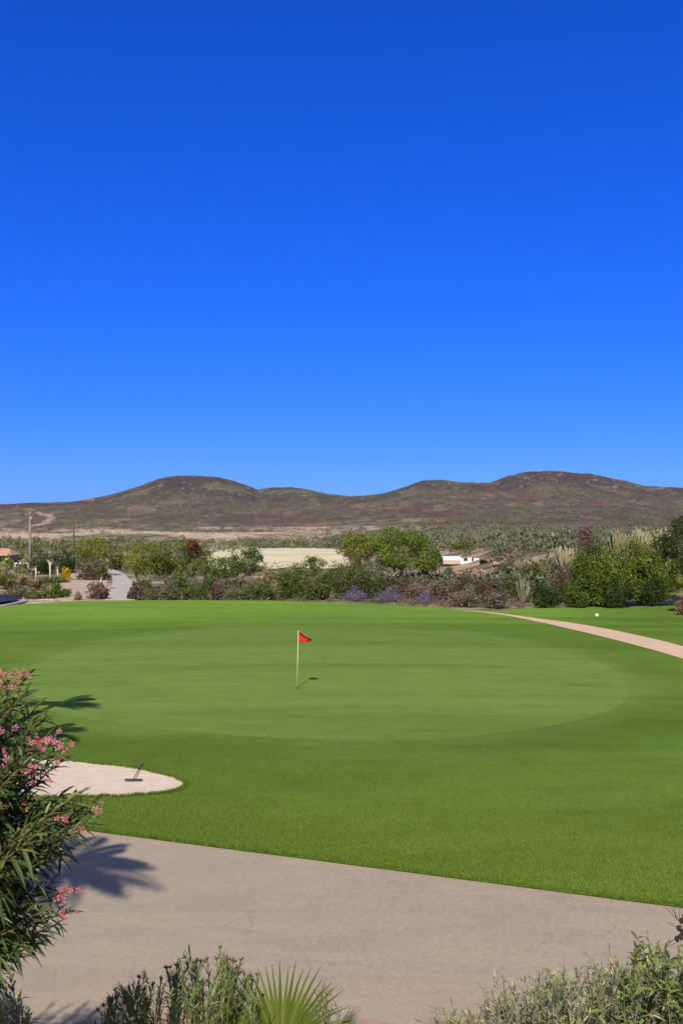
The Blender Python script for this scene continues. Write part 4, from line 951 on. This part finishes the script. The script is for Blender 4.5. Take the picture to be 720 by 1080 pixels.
bankshrub('twiggy_shrub', 342, 7.4, 'sparse grey twiggy shrub right of the fan palm', [(318, 1050), (334, 1034), (342, 1030), (352, 1046), (362, 1062)], (318, 362), 26, LM['pale'], M['dry_stem'], 63, node=.03, per=2, L=(.03, .055), asp=6, frac=.35, ang=.7, droop=.1, r0=.005, bend=.04, side=3)
# fan palm
LM['fan'] = leafmat('fan_leaves', [(0.032, 0.055, 0.005), (0.059, 0.094, 0.007), (0.097, 0.137, 0.010), (0.169, 0.187, 0.026)], .45, .2, .3)
r = np.random.default_rng(8); Y = 6.6; X = (296-360)/1000*Y; z = float(bankh(np.array([X]), np.array([Y]))[0])
o = thing('fan_palm', (X, Y, z), 'young fan palm with one large spread leaf at the bottom edge', 'palm'); O = o.location
MB().tube([(0, 0, -.1), (.01, .02, .12), (0, 0, .28)], [.06, .055, .04], 8).build('trunk', M['bark'], o)
for px_, py_, dY, ax, nm, R, n, sp in ((296, 1104, 0, (.03, .25, 1), (0, -1, .2), .655, 34, 3.0), (357, 1092, .1, (.42, .2, 1), (.9, -.45, 0), .30, 16, 1.6), (248, 1094, -.1, (-.5, .1, .9), (.3, -1, .4), .32, 20, 2.6), (322, 1104, -.3, (.55, -.3, .8), (-.2, -1, .5), .30, 18, 2.6)):
    hub = at(px_, py_+6, Y+dY)-O; lf = fan(o, 'leaf', hub, ax, nm, R, n, sp, LM['fan'], r, .5, .12, .9)
    MB().tube([(0, 0, .15), hub*.55+Vector((0, 0, .12)), hub], [.014, .011, .008], 6, False).build('stalk', M['green_stem'], lf)
# shrubs of the right corner
bankshrub('pale_shrub', 530, 6.9, 'pale green feathery shrub, left end of the right corner planting', [(448, 1084), (456, 1070), (478, 1062), (490, 1054), (505, 1054), (522, 1042), (545, 1040), (560, 1036), (575, 1028), (600, 1030)], (450, 600), 120, LM['pale'], M['dry_stem'], 64, node=.028, per=2, L=(.04, .085), asp=5.5, frac=.25, ang=.85, droop=.12, r0=.004, bend=.05, side=3)
bankshrub('pale_shrub', 625, 7.2, 'taller pale shrub with yellow tips in the middle of the right corner planting', [(570, 1032), (585, 1020), (610, 1016), (632, 1010), (648, 1008), (662, 1010), (680, 1018), (700, 1026)], (570, 700), 120, LM['pale'], M['dry_stem'], 65, node=.028, per=2, L=(.04, .085), asp=5.5, frac=.25, ang=.85, droop=.12, r0=.004, bend=.05, side=3, var0=.52)
bankshrub('dark_leaved_shrub', 695, 6.5, 'dark leaved shrub with tall stems at the right edge of the planting', [(640, 1060), (660, 1022), (672, 990), (682, 976), (695, 986), (710, 994), (740, 990), (790, 1000)], (645, 790), 70, LM['deep'], M['green_stem'], 66, node=.05, per=2, L=(.06, .115), asp=3.6, frac=.3, ang=.95, droop=.25, r0=.006, bend=.05, side=2)
# bare seed stalk leaning in from the right edge
Y = 6.3; bx = (760-360)/1000*Y; z = float(bankh(np.array([bx]), np.array([Y]))[0]); o = thing('seed_stalk', (bx, Y, z), 'bare twig with dark seed pods leaning in at the right edge', 'twig'); O = o.location
b = MB(); P = [Vector((0, 0, -.05)), at(738, 1040, Y)-O, at(722, 985, Y)-O, at(716, 972, Y)-O, at(704, 960, Y)-O, at(699, 955, Y)-O]; b.tube(P, [.008, .007, .005, .003, .002, .0012], 5)
for a_, e_ in (((716, 972), (706, 957)), ((722, 985), (703, 972)), ((722, 990), (690, 1006)), ((716, 972), (716, 955)), ((712, 967), (708, 950))): b.tube([at(*a_, Y)-O, at((a_[0]+e_[0])/2, (a_[1]+e_[1])/2-1, Y)-O, at(*e_, Y)-O], [.003, .002, .001], 4)
b.build('stem', M['twig'], o)
for px_, py_ in ((715, 979), (717, 988), (713, 990), (719, 983), (718, 971), (721, 966)):
    q = MB(); rock(q, at(px_, py_, Y)-O, (.015, .015, .02), random.Random(px_)); q.build('seed_pod', simple('dark_pod', (.03, .02, .018), .7), o)

# ------------------------------------------------------------------ grass blades and leaf litter
LM['turf'] = leafmat('turf_blades', [(0.064, 0.112, 0.011), (0.109, 0.177, 0.018), (0.166, 0.236, 0.030), (0.282, 0.260, 0.069)], .7, .2, .15)
def blades_on(name, X, Y, Z, hgt, label, seed, wid=.010):
    r = np.random.default_rng(seed); n = len(X); a = r.uniform(0, 2*PI, n); t = r.uniform(.1, .7, n)
    D = np.stack([np.cos(a)*np.sin(t), np.sin(a)*np.sin(t), np.cos(t)], 1); P = np.stack([X, Y, Z], 1); L = hgt*r.uniform(.5, 1.3, n)
    V, F, v = diamonds(P, D, unit(r.normal(size=(n, 3))), L, np.full(n, wid), np.clip(r.normal(.42, .2, n), 0, 1))
    return tag(link(name, npmesh(name, V, F, 4, v), LM['turf']), label, 'grass', kind='stuff')
r = np.random.default_rng(77)
(x0, y0), (x1, y1) = gnd(65, 872), gnd(720, 957); kk = (y1-y0)/(x1-x0)
n = 24000; X = r.uniform(-12, 14, n); Yv = y0+kk*(X-x0)+np.abs(r.normal(0, .07, n))+(fbm(X*2.2, X*0, 5, 3)-.45)*.10
blades_on('grass_fringe', X, Yv, np.full(n, -.01), .065, 'ragged grass edge along the concrete track', 1, .011)
n = 290000; X = r.uniform(-12, 14, n); d = r.exponential(3.2, n); Yv = y0+kk*(X-x0)+.02+d; ok = (d < 10)
from mathutils import geometry as _g
poly = np.array(BKg)
def inside(X, Y, P):
    c = np.zeros(len(X), bool); j = len(P)-1
    for i in range(len(P)):
        xi, yi = P[i]; xj, yj = P[j]; m = ((yi > Y) != (yj > Y)) & (X < (xj-xi)*(Y-yi)/(yj-yi+1e-12)+xi); c ^= m; j = i
    return c
ok &= ~inside(X, Yv, poly); ok &= np.abs((X/Yv)) < r.uniform(.42, .75, len(X)); X, Yv = X[ok], Yv[ok]
blades_on('grass', X, Yv, lawnh(X, Yv)-.004, .032, 'short mown grass blades of the near lawn', 2, .012)
n = 7000; k = r.integers(0, len(poly), n); t = r.uniform(0, 1, (n, 1)); P = poly[k]*(1-t)+poly[(k+1) % len(poly)]*t+r.normal(0, .03, (n, 2))
blades_on('grass_rim', P[:, 0], P[:, 1], lawnh(P[:, 0], P[:, 1])+.005, .075, 'grass lip round the sand bunker', 3, .012)
n = 900; X = r.uniform(-8, 8, n); Yv = 11.3-np.abs(r.normal(0, 1.4, n))+r.normal(0, .12, n); a = r.uniform(0, 2*PI, n)
Z = np.maximum(bankh(X, Yv), -.035)+.012; L = r.uniform(.04, .12, n)
V, F, v = diamonds(np.stack([X, Yv, Z], 1), np.stack([np.cos(a), np.sin(a), r.uniform(-.05, .2, n)], 1), np.tile([0, 0, 1.0], (n, 1))+r.normal(0, .3, (n, 3)), L, L*.3, r.uniform(0, 1, n))
tag(link('leaf_litter', npmesh('leaf_litter', V, F, 4, v), LM['tan']), 'dry fallen leaves on the soil of the planted bank', 'litter', kind='stuff')

# ------------------------------------------------------------------ the air
hz = MB().box((0, 2000, 120), (5600, 5000, 320)); mh = bpy.data.materials.new('haze_air'); mh.use_nodes = True; th = mh.node_tree; th.nodes.clear()
ho = th.nodes.new('ShaderNodeOutputMaterial'); pv = th.nodes.new('ShaderNodeVolumePrincipled'); pv.inputs['Color'].default_value = (.80, .86, 1, 1); pv.inputs['Density'].default_value = .00002; pv.inputs['Anisotropy'].default_value = .0
th.links.new(pv.outputs[0], ho.inputs['Volume']); hzo = hz.build('haze', mh, smooth=False); tag(hzo, 'thin blue haze over the plain and hills', 'haze', kind='stuff')
